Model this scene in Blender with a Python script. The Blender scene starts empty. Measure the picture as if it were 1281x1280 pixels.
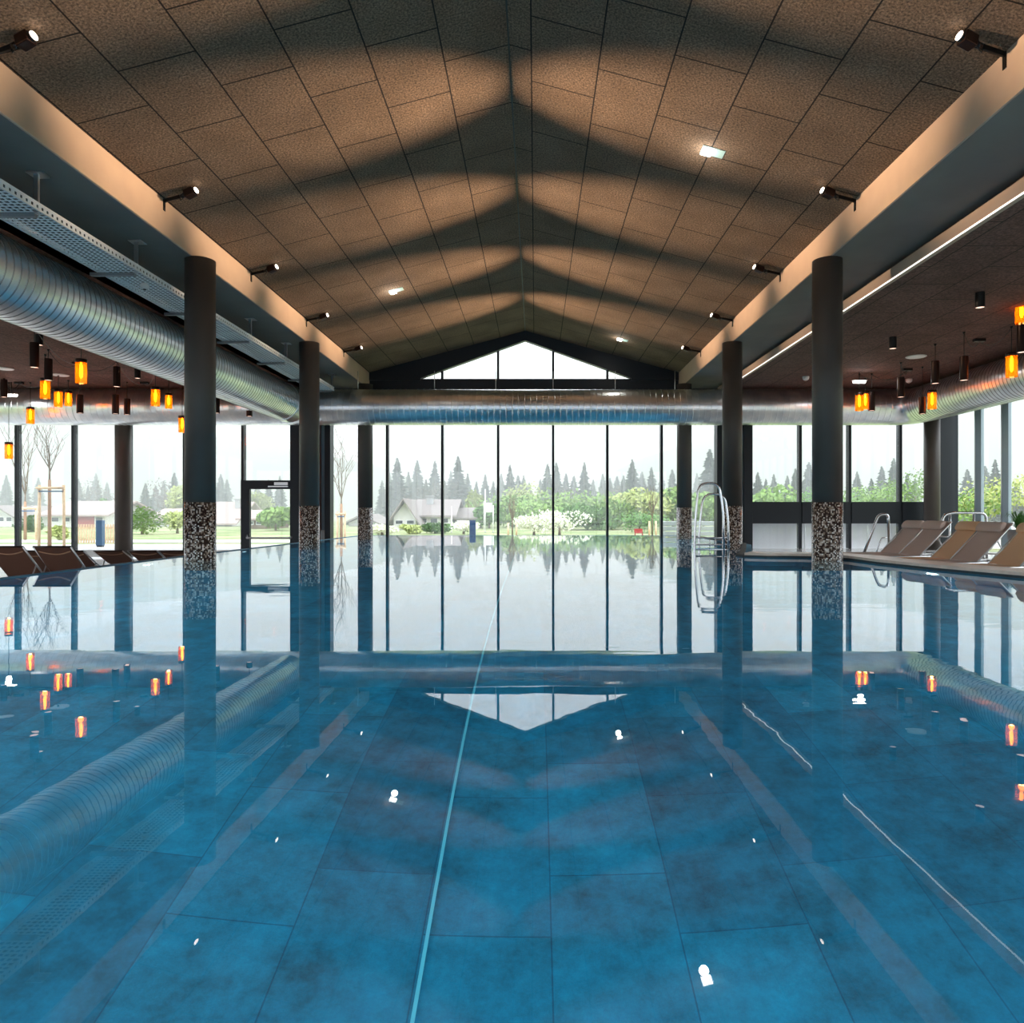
import bpy, bmesh, math, random
from mathutils import Vector, Matrix
R = math.radians
rnd = random.Random(7)
scn = bpy.context.scene
col = scn.collection

# ------------------------------------------------------------------ camera, sky, exposure
F = 900.0; VX, VY = 670.0, 642.0; CZ = 0.85
cam_d = bpy.data.cameras.new('camera')
cam_d.sensor_fit = 'HORIZONTAL'; cam_d.sensor_width = 36.0
cam_d.lens = F / 1281.0 * 36.0
cam_d.shift_x = -(VX - 640.5) / 1281.0
cam_d.shift_y = (VY - 640.0) / 1281.0
cam_d.clip_start = 0.05; cam_d.clip_end = 2000
cam = bpy.data.objects.new('camera', cam_d); col.objects.link(cam)
cam.location = (0, 0, CZ); cam.rotation_euler = (R(90), 0, 0)
scn.camera = cam

w = bpy.data.worlds.new('overcast_sky'); scn.world = w; w.use_nodes = True
nt = w.node_tree; nt.nodes.clear()
out = nt.nodes.new('ShaderNodeOutputWorld'); bg = nt.nodes.new('ShaderNodeBackground')
tc = nt.nodes.new('ShaderNodeTexCoord'); nz = nt.nodes.new('ShaderNodeTexNoise'); nz.inputs['Scale'].default_value = 1.6
cr = nt.nodes.new('ShaderNodeValToRGB')
cr.color_ramp.elements[0].position = .3; cr.color_ramp.elements[0].color = (.80, .87, .97, 1)
cr.color_ramp.elements[1].position = .7; cr.color_ramp.elements[1].color = (.95, .98, 1, 1)
nt.links.new(tc.outputs['Generated'], nz.inputs['Vector']); nt.links.new(nz.outputs['Fac'], cr.inputs['Fac'])
sx = nt.nodes.new('ShaderNodeSeparateXYZ'); nt.links.new(tc.outputs['Generated'], sx.inputs[0])
zr = nt.nodes.new('ShaderNodeMapRange'); zr.inputs[1].default_value = 0.03; zr.inputs[2].default_value = .32; zr.inputs[3].default_value = 1; zr.inputs[4].default_value = 4.0
nt.links.new(sx.outputs['Z'], zr.inputs[0])
vm = nt.nodes.new('ShaderNodeVectorMath'); vm.operation = 'SCALE'
nt.links.new(cr.outputs['Color'], vm.inputs[0]); nt.links.new(zr.outputs[0], vm.inputs['Scale']); nt.links.new(vm.outputs[0], bg.inputs['Color']); nt.links.new(bg.outputs['Background'], out.inputs['Surface'])
bg.inputs['Strength'].default_value = 1.15

vs = scn.view_settings
scn.display_settings.display_device = 'sRGB'
vs.view_transform = 'Standard'; vs.look = 'None'; vs.gamma = 1.0; vs.use_curve_mapping = False
vs.exposure = 0.14
cy = scn.cycles
cy.use_denoising = True
cy.max_bounces = 10; cy.diffuse_bounces = 4; cy.glossy_bounces = 6; cy.transmission_bounces = 8
cy.transparent_max_bounces = 16; cy.volume_bounces = 1
cy.caustics_reflective = True; cy.caustics_refractive = True
cy.sample_clamp_indirect = 4.0
cy.use_adaptive_sampling = True; cy.adaptive_threshold = 0.02

SPOT_E = 8200.0      # beam spotlights
AMBER_E = 3.2
POOL_FILL_E = 122.0  # added underwater fill lamps

def P(px, py, D):
    return Vector(((px - VX) * D / F, D, CZ - (py - VY) * D / F))

# ------------------------------------------------------------------ materials
def mat(name, color, rough=.6, metal=0., spec=.5, emit=None, es=0., noise=None, bump=None, coat=0.):
    m = bpy.data.materials.new(name); m.use_nodes = True
    n = m.node_tree; b = n.nodes['Principled BSDF']
    b.inputs['Base Color'].default_value = (*color, 1); b.inputs['Roughness'].default_value = rough
    b.inputs['Metallic'].default_value = metal; b.inputs['Specular IOR Level'].default_value = spec
    b.inputs['Coat Weight'].default_value = coat
    if emit: b.inputs['Emission Color'].default_value = (*emit, 1); b.inputs['Emission Strength'].default_value = es
    t = n.nodes.new('ShaderNodeTexCoord')
    if noise:   # (scale, other colour, low, high)
        z = n.nodes.new('ShaderNodeTexNoise'); z.inputs['Scale'].default_value = noise[0]; z.inputs['Detail'].default_value = 6
        r = n.nodes.new('ShaderNodeValToRGB')
        r.color_ramp.elements[0].position = noise[2] if len(noise) > 2 else .35
        r.color_ramp.elements[1].position = noise[3] if len(noise) > 3 else .65
        r.color_ramp.elements[0].color = (*color, 1); r.color_ramp.elements[1].color = (*noise[1], 1)
        n.links.new(t.outputs['Object'], z.inputs['Vector']); n.links.new(z.outputs['Fac'], r.inputs['Fac'])
        n.links.new(r.outputs['Color'], b.inputs['Base Color'])
    if bump:    # (scale, strength)
        z = n.nodes.new('ShaderNodeTexNoise'); z.inputs['Scale'].default_value = bump[0]; z.inputs['Detail'].default_value = 4
        u = n.nodes.new('ShaderNodeBump'); u.inputs['Strength'].default_value = bump[1]; u.inputs['Distance'].default_value = .02
        n.links.new(t.outputs['Object'], z.inputs['Vector']); n.links.new(z.outputs['Fac'], u.inputs['Height'])
        n.links.new(u.outputs['Normal'], b.inputs['Normal'])
    return m

def panel_mat(name, c1, c2, seam, bw, rh, shift, seam_w=.012, grain=34., rough=.9, spec=.2, bumps=.5):
    """wood-wool boards in staggered rows; object X = across, Y = along"""
    m = bpy.data.materials.new(name); m.use_nodes = True; n = m.node_tree; b = n.nodes['Principled BSDF']; L = n.links.new
    t = n.nodes.new('ShaderNodeTexCoord'); mp = n.nodes.new('ShaderNodeMapping')
    mp.inputs['Rotation'].default_value = (0, 0, R(90)); mp.inputs['Location'].default_value = (shift[1], shift[0], 0)
    br = n.nodes.new('ShaderNodeTexBrick'); br.offset = .5
    br.inputs['Scale'].default_value = 1; br.inputs['Brick Width'].default_value = bw; br.inputs['Row Height'].default_value = rh
    br.inputs['Mortar Size'].default_value = seam_w; br.inputs['Mortar Smooth'].default_value = .2
    L(t.outputs['Object'], mp.inputs['Vector']); L(mp.outputs['Vector'], br.inputs['Vector'])
    z = n.nodes.new('ShaderNodeTexNoise'); z.inputs['Scale'].default_value = grain; z.inputs['Detail'].default_value = 5; z.inputs['Roughness'].default_value = .7
    L(t.outputs['Object'], z.inputs['Vector'])
    r = n.nodes.new('ShaderNodeValToRGB'); r.color_ramp.elements[0].position = .38; r.color_ramp.elements[1].position = .64
    r.color_ramp.elements[0].color = (*c1, 1); r.color_ramp.elements[1].color = (*c2, 1)
    L(z.outputs['Fac'], r.inputs['Fac'])
    z2 = n.nodes.new('ShaderNodeTexNoise'); z2.inputs['Scale'].default_value = 1.1; L(t.outputs['Object'], z2.inputs['Vector'])
    mr = n.nodes.new('ShaderNodeMapRange'); mr.inputs[1].default_value = .3; mr.inputs[2].default_value = .7; mr.inputs[3].default_value = .8; mr.inputs[4].default_value = 1.15
    L(z2.outputs['Fac'], mr.inputs[0])
    mu = n.nodes.new('ShaderNodeVectorMath'); mu.operation = 'SCALE'; L(r.outputs['Color'], mu.inputs[0]); L(mr.outputs[0], mu.inputs['Scale'])
    mx = n.nodes.new('ShaderNodeMix'); mx.data_type = 'RGBA'
    L(br.outputs['Fac'], mx.inputs[0]); L(mu.outputs[0], mx.inputs[6]); mx.inputs[7].default_value = (*seam, 1)
    L(mx.outputs[2], b.inputs['Base Color'])
    bu = n.nodes.new('ShaderNodeBump'); bu.inputs['Strength'].default_value = bumps; bu.inputs['Distance'].default_value = .012
    L(z.outputs['Fac'], bu.inputs['Height']); L(bu.outputs['Normal'], b.inputs['Normal'])
    b.inputs['Roughness'].default_value = rough; b.inputs['Specular IOR Level'].default_value = spec
    return m

M = {}
M['vault'] = panel_mat('wood_wool_board', (.055, .039, .028), (.23, .158, .105), (.012, .009, .008), 1.43, .985, (-.33, .2))
M['low'] = panel_mat('dark_wood_wool_board', (.075, .040, .034), (.18, .10, .083), (.02, .015, .013), 1.9, .97, (0, 0), grain=20.)
M['soffit'] = mat('grey_plaster_soffit', (.155, .135, .12), .8, noise=(1.2, (.18, .16, .14)))
M['beam'] = mat('beige_painted_beam', (.50, .36, .26), .75, noise=(2., (.46, .33, .24)))
M['fascia'] = mat('beige_fascia', (.42, .31, .24), .8)
M['frame'] = mat('anthracite_metal', (.010, .014, .020), .4, .0, spec=.3)
M['frame_light'] = mat('blue_grey_metal', (.30, .38, .43), .4, .1)
M['wall'] = mat('dark_wall', (.045, .047, .05), .8)
M['column'] = mat('anthracite_column_paint', (.062, .050, .043), .5, spec=.5, noise=(3., (.068, .055, .048)))
M['galv'] = mat('galvanised_steel', (.94, .95, .96), .30, 1., noise=(3., (.74, .78, .83)))
M['rib'] = mat('duct_seam_steel', (.34, .34, .35), .4, .8)
M['tray'] = mat('zinc_tray', (.88, .89, .90), .5, .0)
M['steel'] = mat('polished_steel', (.75, .76, .78), .16, 1.)
M['black'] = mat('black_metal', (.012, .011, .011), .35, .3)
M['darkbr'] = mat('dark_bronze_metal', (.035, .018, .014), .28, .6)
M['coping'] = mat('beige_stone_coping', (.78, .60, .48), .35, noise=(9., (.70, .52, .42)))
M['fabric_tan'] = mat('tan_mesh_fabric', (.92, .60, .36), .8, bump=(200, .3))
M['fabric_taupe'] = mat('taupe_mesh_fabric', (.66, .51, .44), .8, bump=(200, .3))
M['fabric_brown'] = mat('brown_mesh_fabric', (.16, .065, .038), .7, bump=(200, .3))
M['piping'] = mat('tan_piping', (.45, .24, .14), .6)
M['alu'] = mat('brushed_aluminium', (.72, .72, .73), .3, 1.)
M['white'] = mat('white_paint', (.8, .8, .8), .6)
M['whiteply'] = mat('white_slats', (.92, .93, .95), .5)
M['lamp'] = mat('lamp_white', (1, 1, 1), .5, emit=(1, .96, .9), es=14)
M['lampwarm'] = mat('lamp_warm', (1, .9, .8), .5, emit=(1, .80, .66), es=9)
M['tubeend'] = mat('tube_lamp_end', (1, .8, .7), .5, emit=(1, .62, .48), es=1.6)
M['led'] = mat('led_strip', (1, 1, 1), .5, emit=(1, .93, .86), es=1.5)
M['bulb'] = mat('amber_bulb', (1, .7, .3), .5, emit=(1, .60, .14), es=26)
M['plastic_w'] = mat('off_white_plastic', (.72, .70, .68), .5)
M['grey_green'] = mat('green_grey_plastic', (.25, .36, .34), .5)
M['wood_light'] = mat('pale_stake_wood', (.62, .43, .26), .8, noise=(6., (.72, .55, .36)))
M['bark'] = mat('bark', (.14, .11, .08), .9, noise=(12., (.22, .18, .13)))
M['bark_pale'] = mat('pale_bark', (.32, .24, .15), .9, noise=(12., (.40, .30, .2)))
M['matting'] = mat('reed_matting', (.42, .27, .17), .9, noise=(30., (.30, .18, .11)))
M['fir'] = mat('fir_needles', (.035, .060, .038), .9, noise=(1.5, (.055, .085, .05)))
M['fir2'] = mat('fir_needles_blue', (.04, .06, .055), .9, noise=(1.5, (.06, .085, .07)))
M['leaf'] = mat('spring_leaf', (.13, .25, .05), .8, noise=(2., (.24, .36, .09)))
M['leaf_dark'] = mat('hedge_leaf', (.08, .19, .045), .8, noise=(2., (.13, .25, .07)))
M['leaf_yellow'] = mat('yellow_green_leaf', (.30, .36, .09), .8, noise=(2., (.38, .42, .15)))
M['twig'] = mat('grey_brown_twigs', (.16, .13, .11), .9)
M['blossom'] = mat('white_blossom', (.75, .76, .62), .8)
M['fern'] = mat('fern_leaf', (.04, .16, .025), .6, noise=(5., (.08, .24, .04)))
M['grass'] = mat('grass', (.15, .22, .07), .95, noise=(.35, (.32, .32, .17), .4, .62))
M['gravel'] = mat('gravel_path', (.42, .42, .41), .95, noise=(2., (.52, .51, .49)))
M['soil'] = mat('soil', (.09, .075, .06), .95)
M['hill'] = mat('forested_hill', (.07, .11, .08), .95, noise=(.05, (.13, .17, .09)))
M['render_w'] = mat('white_render', (.72, .71, .68), .8)
M['roof'] = mat('grey_brown_roof', (.24, .21, .20), .8, bump=(8, .5))
M['roof_pink'] = mat('pinkish_tiled_roof', (.36, .28, .26), .8, bump=(8, .5))
M['timber'] = mat('weathered_timber', (.16, .10, .07), .8)
M['red'] = mat('red_boarding', (.38, .06, .055), .8)
M['blue'] = mat('blue_grey_sheet', (.05, .12, .22), .5)
M['blue_dk'] = mat('navy_sheet', (.02, .06, .18), .5)
M['pane_dark'] = mat('dark_glass', (.03, .04, .05), .1)
M['concrete'] = mat('grey_concrete', (.30, .31, .32), .8, noise=(10., (.38, .38, .38)))
M['red_refl'] = mat('red_brown_panel', (.22, .05, .035), .4)

# light glossy deck tile
M['deck'] = mat('pale_glossy_tile', (.42, .40, .38), .14, spec=.6, noise=(4., (.48, .46, .43)))

def glass_mat(name, tint, refl=1.0):
    m = bpy.data.materials.new(name); m.use_nodes = True; n = m.node_tree; n.nodes.clear(); L = n.links.new
    o = n.nodes.new('ShaderNodeOutputMaterial'); tr = n.nodes.new('ShaderNodeBsdfTransparent'); gl = n.nodes.new('ShaderNodeBsdfGlossy')
    tr.inputs['Color'].default_value = (*tint, 1); gl.inputs['Roughness'].default_value = .02
    fr = n.nodes.new('ShaderNodeLayerWeight'); pw = n.nodes.new('ShaderNodeMath'); pw.operation = 'POWER'; pw.inputs[1].default_value = 5
    mm = n.nodes.new('ShaderNodeMath'); mm.operation = 'MULTIPLY_ADD'; mm.inputs[1].default_value = .92*refl; mm.inputs[2].default_value = .07*refl
    mx = n.nodes.new('ShaderNodeMixShader'); L(fr.outputs['Facing'], pw.inputs[0]); L(pw.outputs[0], mm.inputs[0]); L(mm.outputs[0], mx.inputs[0])
    L(tr.outputs[0], mx.inputs[1]); L(gl.outputs[0], mx.inputs[2]); L(mx.outputs[0], o.inputs['Surface'])
    return m
M['glass'] = glass_mat('window_glass', (.96, .98, .98))

def amber_glass():
    m = bpy.data.materials.new('amber_glass'); m.use_nodes = True; n = m.node_tree; n.nodes.clear(); L = n.links.new
    o = n.nodes.new('ShaderNodeOutputMaterial'); tr = n.nodes.new('ShaderNodeBsdfTransparent'); tr.inputs['Color'].default_value = (1, .55, .13, 1)
    tl = n.nodes.new('ShaderNodeBsdfTranslucent'); tl.inputs['Color'].default_value = (1, .38, .05, 1)
    gl = n.nodes.new('ShaderNodeBsdfGlossy'); gl.inputs['Roughness'].default_value = .05
    a = n.nodes.new('ShaderNodeMixShader'); a.inputs[0].default_value = .28; L(tr.outputs[0], a.inputs[1]); L(tl.outputs[0], a.inputs[2])
    b = n.nodes.new('ShaderNodeMixShader'); b.inputs[0].default_value = .06; L(a.outputs[0], b.inputs[1]); L(gl.outputs[0], b.inputs[2])
    L(b.outputs[0], o.inputs['Surface']); return m
M['amber'] = amber_glass()

def water_mat():
    m = bpy.data.materials.new('clear_pool_water'); m.use_nodes = True; n = m.node_tree; n.nodes.clear(); L = n.links.new
    o = n.nodes.new('ShaderNodeOutputMaterial'); g = n.nodes.new('ShaderNodeBsdfGlass')
    g.inputs['IOR'].default_value = 1.38; g.inputs['Roughness'].default_value = 0.0; g.inputs['Color'].default_value = (1, 1, 1, 1)
    t = n.nodes.new('ShaderNodeTexCoord'); mp = n.nodes.new('ShaderNodeMapping'); mp.inputs['Scale'].default_value = (.55, 1.5, 1)
    z = n.nodes.new('ShaderNodeTexNoise'); z.inputs['Scale'].default_value = 1.3; z.inputs['Detail'].default_value = 3
    z3 = n.nodes.new('ShaderNodeTexNoise'); z3.inputs['Scale'].default_value = .16; z3.inputs['Detail'].default_value = 1
    rr = n.nodes.new('ShaderNodeMapRange'); rr.inputs[1].default_value = .42; rr.inputs[2].default_value = .62; rr.inputs[3].default_value = .15; rr.inputs[4].default_value = 1.0
    mu = n.nodes.new('ShaderNodeMath'); mu.operation = 'MULTIPLY'
    bu = n.nodes.new('ShaderNodeBump'); bu.inputs['Strength'].default_value = 1.0; bu.inputs['Distance'].default_value = .0026
    L(t.outputs['Object'], mp.inputs['Vector']); L(mp.outputs['Vector'], z.inputs['Vector']); L(t.outputs['Object'], z3.inputs['Vector'])
    L(z3.outputs['Fac'], rr.inputs[0]); L(rr.outputs[0], mu.inputs[0]); L(z.outputs['Fac'], mu.inputs[1])
    L(mu.outputs[0], bu.inputs['Height']); L(bu.outputs['Normal'], g.inputs['Normal']); L(g.outputs[0], o.inputs['Surface'])
    return m
M['water'] = water_mat()

def pool_tile():
    m = bpy.data.materials.new('blue_stone_pool_tile'); m.use_nodes = True; n = m.node_tree; b = n.nodes['Principled BSDF']; L = n.links.new
    t = n.nodes.new('ShaderNodeTexCoord'); mp = n.nodes.new('ShaderNodeMapping')
    mp.inputs['Rotation'].default_value = (0, 0, R(90)); mp.inputs['Location'].default_value = (.35, -.07, 0)
    br = n.nodes.new('ShaderNodeTexBrick'); br.offset = .37; br.offset_frequency = 2
    br.inputs['Color1'].default_value = (0, .135, .25, 1); br.inputs['Color2'].default_value = (0, .20, .35, 1); br.inputs['Mortar'].default_value = (.001, .10, .20, 1)
    br.inputs['Scale'].default_value = 1; br.inputs['Brick Width'].default_value = .95; br.inputs['Row Height'].default_value = .572
    br.inputs['Mortar Size'].default_value = .004; br.inputs['Mortar Smooth'].default_value = .3
    L(t.outputs['Object'], mp.inputs['Vector']); L(mp.outputs['Vector'], br.inputs['Vector'])
    z = n.nodes.new('ShaderNodeTexNoise'); z.inputs['Scale'].default_value = 3.4; z.inputs['Detail'].default_value = 12; z.inputs['Roughness'].default_value = .78
    L(t.outputs['Object'], z.inputs['Vector'])
    mr = n.nodes.new('ShaderNodeMapRange'); mr.inputs[1].default_value = .3; mr.inputs[2].default_value = .7; mr.inputs[3].default_value = .35; mr.inputs[4].default_value = 1.45
    L(z.outputs['Fac'], mr.inputs[0])
    mu = n.nodes.new('ShaderNodeVectorMath'); mu.operation = 'SCALE'; L(br.outputs['Color'], mu.inputs[0]); L(mr.outputs[0], mu.inputs['Scale'])
    L(mu.outputs[0], b.inputs['Base Color']); b.inputs['Roughness'].default_value = .7
    return m
M['pooltile'] = pool_tile()

def mosaic():
    m = bpy.data.materials.new('mosaic_tile'); m.use_nodes = True; n = m.node_tree; b = n.nodes['Principled BSDF']; L = n.links.new
    t = n.nodes.new('ShaderNodeTexCoord')
    sp = n.nodes.new('ShaderNodeSeparateXYZ'); L(t.outputs['Object'], sp.inputs[0])
    at = n.nodes.new('ShaderNodeMath'); at.operation = 'ARCTAN2'; L(sp.outputs['Y'], at.inputs[0]); L(sp.outputs['X'], at.inputs[1])
    ml = n.nodes.new('ShaderNodeMath'); ml.operation = 'MULTIPLY'; ml.inputs[1].default_value = .26; L(at.outputs[0], ml.inputs[0])
    cb = n.nodes.new('ShaderNodeCombineXYZ'); L(ml.outputs[0], cb.inputs['X']); L(sp.outputs['Z'], cb.inputs['Y'])
    sc = n.nodes.new('ShaderNodeVectorMath'); sc.operation = 'SCALE'; sc.inputs['Scale'].default_value = 1 / .024; L(cb.outputs[0], sc.inputs[0])
    fl = n.nodes.new('ShaderNodeVectorMath'); fl.operation = 'FLOOR'; L(sc.outputs[0], fl.inputs[0])
    wn = n.nodes.new('ShaderNodeTexWhiteNoise'); wn.noise_dimensions = '2D'; L(fl.outputs[0], wn.inputs['Vector'])
    r = n.nodes.new('ShaderNodeValToRGB'); r.color_ramp.interpolation = 'CONSTANT'
    e = r.color_ramp.elements; e[0].position = 0; e[0].color = (.035, .02, .018, 1); e[1].position = .45; e[1].color = (.10, .065, .05, 1)
    for p, c in ((.6, (.33, .25, .20)), (.78, (.62, .55, .50)), (.93, (.85, .82, .78))):
        q = e.new(p); q.color = (*c, 1)
    L(wn.outputs['Value'], r.inputs['Fac']); L(r.outputs['Color'], b.inputs['Base Color']); b.inputs['Roughness'].default_value = .25
    return m
M['mosaic'] = mosaic()

# ------------------------------------------------------------------ mesh helpers
class MB:
    def __init__(s): s.v = []; s.f = []; s.sm = []
    def quad(s, a, b, c, d, smooth=False):
        i = len(s.v); s.v += [tuple(a), tuple(b), tuple(c), tuple(d)]; s.f.append((i, i+1, i+2, i+3)); s.sm.append(smooth); return s
    def poly(s, pts):
        i = len(s.v); s.v += [tuple(p) for p in pts]; s.f.append(tuple(range(i, i+len(pts)))); s.sm.append(False); return s
    def box(s, x0, x1, y0, y1, z0, z1, mtx=None):
        i = len(s.v)
        for z in (z0, z1):
            for x, y in ((x0, y0), (x1, y0), (x1, y1), (x0, y1)):
                p = Vector((x, y, z)); p = mtx @ p if mtx else p; s.v.append(tuple(p))
        for f in ((0, 3, 2, 1), (4, 5, 6, 7), (0, 1, 5, 4), (1, 2, 6, 5), (2, 3, 7, 6), (3, 0, 4, 7)):
            s.f.append(tuple(i+k for k in f)); s.sm.append(False)
        return s
    def prism(s, pts, z0, z1):      # horizontal outline, extruded up
        n = len(pts); i = len(s.v)
        s.v += [(p[0], p[1], z0) for p in pts] + [(p[0], p[1], z1) for p in pts]
        s.f.append(tuple(range(i+n-1, i-1, -1))); s.f.append(tuple(range(i+n, i+2*n))); s.sm += [False, False]
        for k in range(n):
            j = (k+1) % n; s.f.append((i+k, i+j, i+n+j, i+n+k)); s.sm.append(False)
        return s
    def prism_y(s, pts, y0, y1):    # (x,z) outline, extruded along y
        n = len(pts); i = len(s.v)
        s.v += [(p[0], y0, p[1]) for p in pts] + [(p[0], y1, p[1]) for p in pts]
        s.f.append(tuple(range(i, i+n))); s.f.append(tuple(range(i+2*n-1, i+n-1, -1))); s.sm += [False, False]
        for k in range(n):
            j = (k+1) % n; s.f.append((i+j, i+k, i+n+k, i+n+j)); s.sm.append(False)
        return s
    def rings(s, path, radii, seg=12, cap=True, smooth=True):
        path = [Vector(p) for p in path]; n = len(path); base = len(s.v); up = None
        for k in range(n):
            d = (path[min(k+1, n-1)] - path[max(k-1, 0)])
            if d.length < 1e-9: d = Vector((0, 0, 1))
            d.normalize()
            if up is None:
                up = Vector((0, 0, 1)) if abs(d.z) < .9 else Vector((1, 0, 0))
            a = d.cross(up)
            if a.length < 1e-6: a = d.cross(Vector((0, 1, 0)))
            a.normalize(); b = a.cross(d).normalized(); up = b
            r = radii[k] if isinstance(radii, (list, tuple)) else radii
            for q in range(seg):
                t = 2*math.pi*q/seg; s.v.append(tuple(path[k] + a*math.cos(t)*r + b*math.sin(t)*r))
        for k in range(n-1):
            for q in range(seg):
                q2 = (q+1) % seg
                s.f.append((base+k*seg+q, base+(k+1)*seg+q, base+(k+1)*seg+q2, base+k*seg+q2)); s.sm.append(smooth)
        if cap:
            s.f.append(tuple(base+q for q in range(seg))); s.f.append(tuple(base+(n-1)*seg+q for q in range(seg-1, -1, -1))); s.sm += [False, False]
        return s
    def tube(s, path, r, seg=8, cap=True): return s.rings(path, r, seg, cap)
    def cyl(s, a, b, r, seg=16, r2=None, cap=True): return s.rings([a, b], [r, r if r2 is None else r2], seg, cap)
    def build(s, name, m, parent=None, loc=None, bevel=0, recalc=False, sharp=0):
        me = bpy.data.meshes.new(name); me.from_pydata(s.v, [], s.f)
        me.polygons.foreach_set('use_smooth', s.sm)
        me.materials.append(m); me.update()
        if sharp:
            me.edges.foreach_set('use_edge_sharp', [ed.vertices[0]//sharp == ed.vertices[1]//sharp for ed in me.edges])
        if recalc:
            bm = bmesh.new(); bm.from_mesh(me); bmesh.ops.recalc_face_normals(bm, faces=bm.faces); bm.to_mesh(me); bm.free()
        o = bpy.data.objects.new(name, me); col.objects.link(o)
        if parent: o.parent = parent
        if loc is not None: o.location = loc
        if bevel:
            md = o.modifiers.new('bevel', 'BEVEL'); md.width = bevel; md.segments = 2; md.limit_method = 'ANGLE'
        return o

def tag(o, label=None, cat=None, group=None, kind=None):
    if label: o['label'] = label
    if cat: o['category'] = cat
    if group: o['group'] = group
    if kind: o['kind'] = kind
    return o
def thing(name, loc=(0, 0, 0), rz=0, label=None, cat=None, group=None, kind=None):
    o = bpy.data.objects.new(name, None); col.objects.link(o); o.location = loc; o.rotation_euler = (0, 0, rz); o.empty_display_size = .1
    return tag(o, label, cat, group, kind)
def struct(o): o['kind'] = 'structure'; return o
ORD = ['first', 'second', 'third', 'fourth', 'fifth', 'sixth', 'seventh', 'eighth', 'ninth', 'tenth', 'eleventh', 'twelfth', 'thirteenth', 'fourteenth', 'fifteenth', 'sixteenth', 'seventeenth', 'eighteenth', 'nineteenth', 'twentieth', 'twenty first', 'twenty second', 'twenty third', 'twenty fourth', 'twenty fifth', 'twenty sixth', 'twenty seventh', 'twenty eighth']
def copy_tree(o, parent=None):
    c = o.copy(); col.objects.link(c)
    if parent: c.parent = parent
    for ch in list(o.children): copy_tree(ch, c)
    return c
def fillet(pts, r, n=5):
    pts = [Vector(p) for p in pts]; o = [pts[0]]
    for a, b, c in zip(pts, pts[1:], pts[2:]):
        u = (a-b); v = (c-b); rr = min(r, u.length*.45, v.length*.45); u.normalize(); v.normalize()
        p0 = b+u*rr; p1 = b+v*rr
        for k in range(n+1):
            t = k/n; o.append((1-t)**2*p0 + 2*t*(1-t)*b + t*t*p1)
    o.append(pts[-1]); return o

# ------------------------------------------------------------------ main dimensions
GY = 26.4                 # glass wall
XR = -.38                 # ridge
XL, XRt = -6.07, 5.22     # inner faces of the beams
ZB, ZT = 5.40, 5.98       # beam bottom / top
ZRG = 7.5
LOWZ = 5.08
Y0 = -5.0
DL, DR = -.80, -.45       # deck levels
WXL, WXR = -22.0, 15.25

# ------------------------------------------------------------------ vaulted ceiling
def slope(name, x0, z0, x1, z1, shift=0):
    o = MB()
    L = math.hypot(x1-x0, z1-z0); ang = math.atan2(z1-z0, x1-x0)
    o.box(0, L, Y0, GY, 0, .15)
    ob = o.build(name, M['vault']); ob.location = (x0, 0, z0); ob.rotation_euler = (0, -ang, 0)
    return struct(ob)
slope('ceiling_left', XL-.3, ZT-.08, XR, ZRG)
s_r = slope('ceiling_right', XR, ZRG, XRt+.3, ZT-.08)
struct(MB().box(XR-.012, XR+.012, Y0, GY, ZRG-.012, ZRG+.1).build('trim_1', M['black']))
# beams, soffits, fascias, low ceilings
struct(MB().box(XL-.6, XL, Y0, GY-.1, ZB, ZT).build('beam', M['beam'], bevel=.01))
struct(MB().box(XRt, XRt+.6, Y0, GY-.1, ZB, ZT).build('beam', M['beam'], bevel=.01))
FXL, FXR = -7.95, 6.43
struct(MB().box(FXL-.1, XL-.03, Y0, GY-.05, ZB-.004, ZB+.3).build('ceiling_soffit_left', M['soffit']))
struct(MB().box(XRt+.03, FXR+.5, Y0, GY-.05, ZB-.004, ZB+.3).build('ceiling_soffit_right', M['soffit']))
struct(MB().box(FXL-.12, FXL, Y0, GY-.05, LOWZ, ZB-.01).build('trim_2', M['low']))
struct(MB().box(FXR, FXR+.12, Y0, GY-1.0, LOWZ, LOWZ+.2).build('trim_3', M['fascia']))
struct(MB().box(WXL, FXL, Y0, GY, LOWZ+.004, LOWZ+.3).build('ceiling_low_left', M['low']))
struct(MB().box(FXR+.12, WXR, Y0, GY, LOWZ+.004, LOWZ+.3).build('ceiling_low_right', M['low']))
led = MB().box(FXR-.012, FXR+.012, Y0, GY-1.2, LOWZ-.014, LOWZ-.001).build('led_strip', M['led'])
tag(led, 'thin white led line running along the edge of the right side ceiling', 'light')
struct(MB().box(FXR+.2, WXR-.1, GY-1.9, GY-1.72, LOWZ-.12, LOWZ).build('trim_4', M['fascia']))
struct(MB().box(WXL, FXL-.2, GY-1.9, GY-1.72, LOWZ-.09, LOWZ).build('trim_5', M['fascia']))
# end walls
struct(MB().box(WXL-.2, WXR+.2, Y0-.2, Y0, 4.2, 8).build('wall_back', M['wall']))
for k in range(19):
    x = WXL+k*(WXR-WXL)/18
    struct(MB().box(x-.05, x+.05, Y0-.15, Y0, -.8, 4.2).build('trim_back', M['frame']))
struct(MB().box(WXL, XL-.1, GY, GY+.2, 4.3, 6.0).build('wall_front_left', M['wall']))
struct(MB().box(XRt+.1, WXR, GY, GY+.2, 4.3, 6.0).build('wall_front_right', M['wall']))
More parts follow.
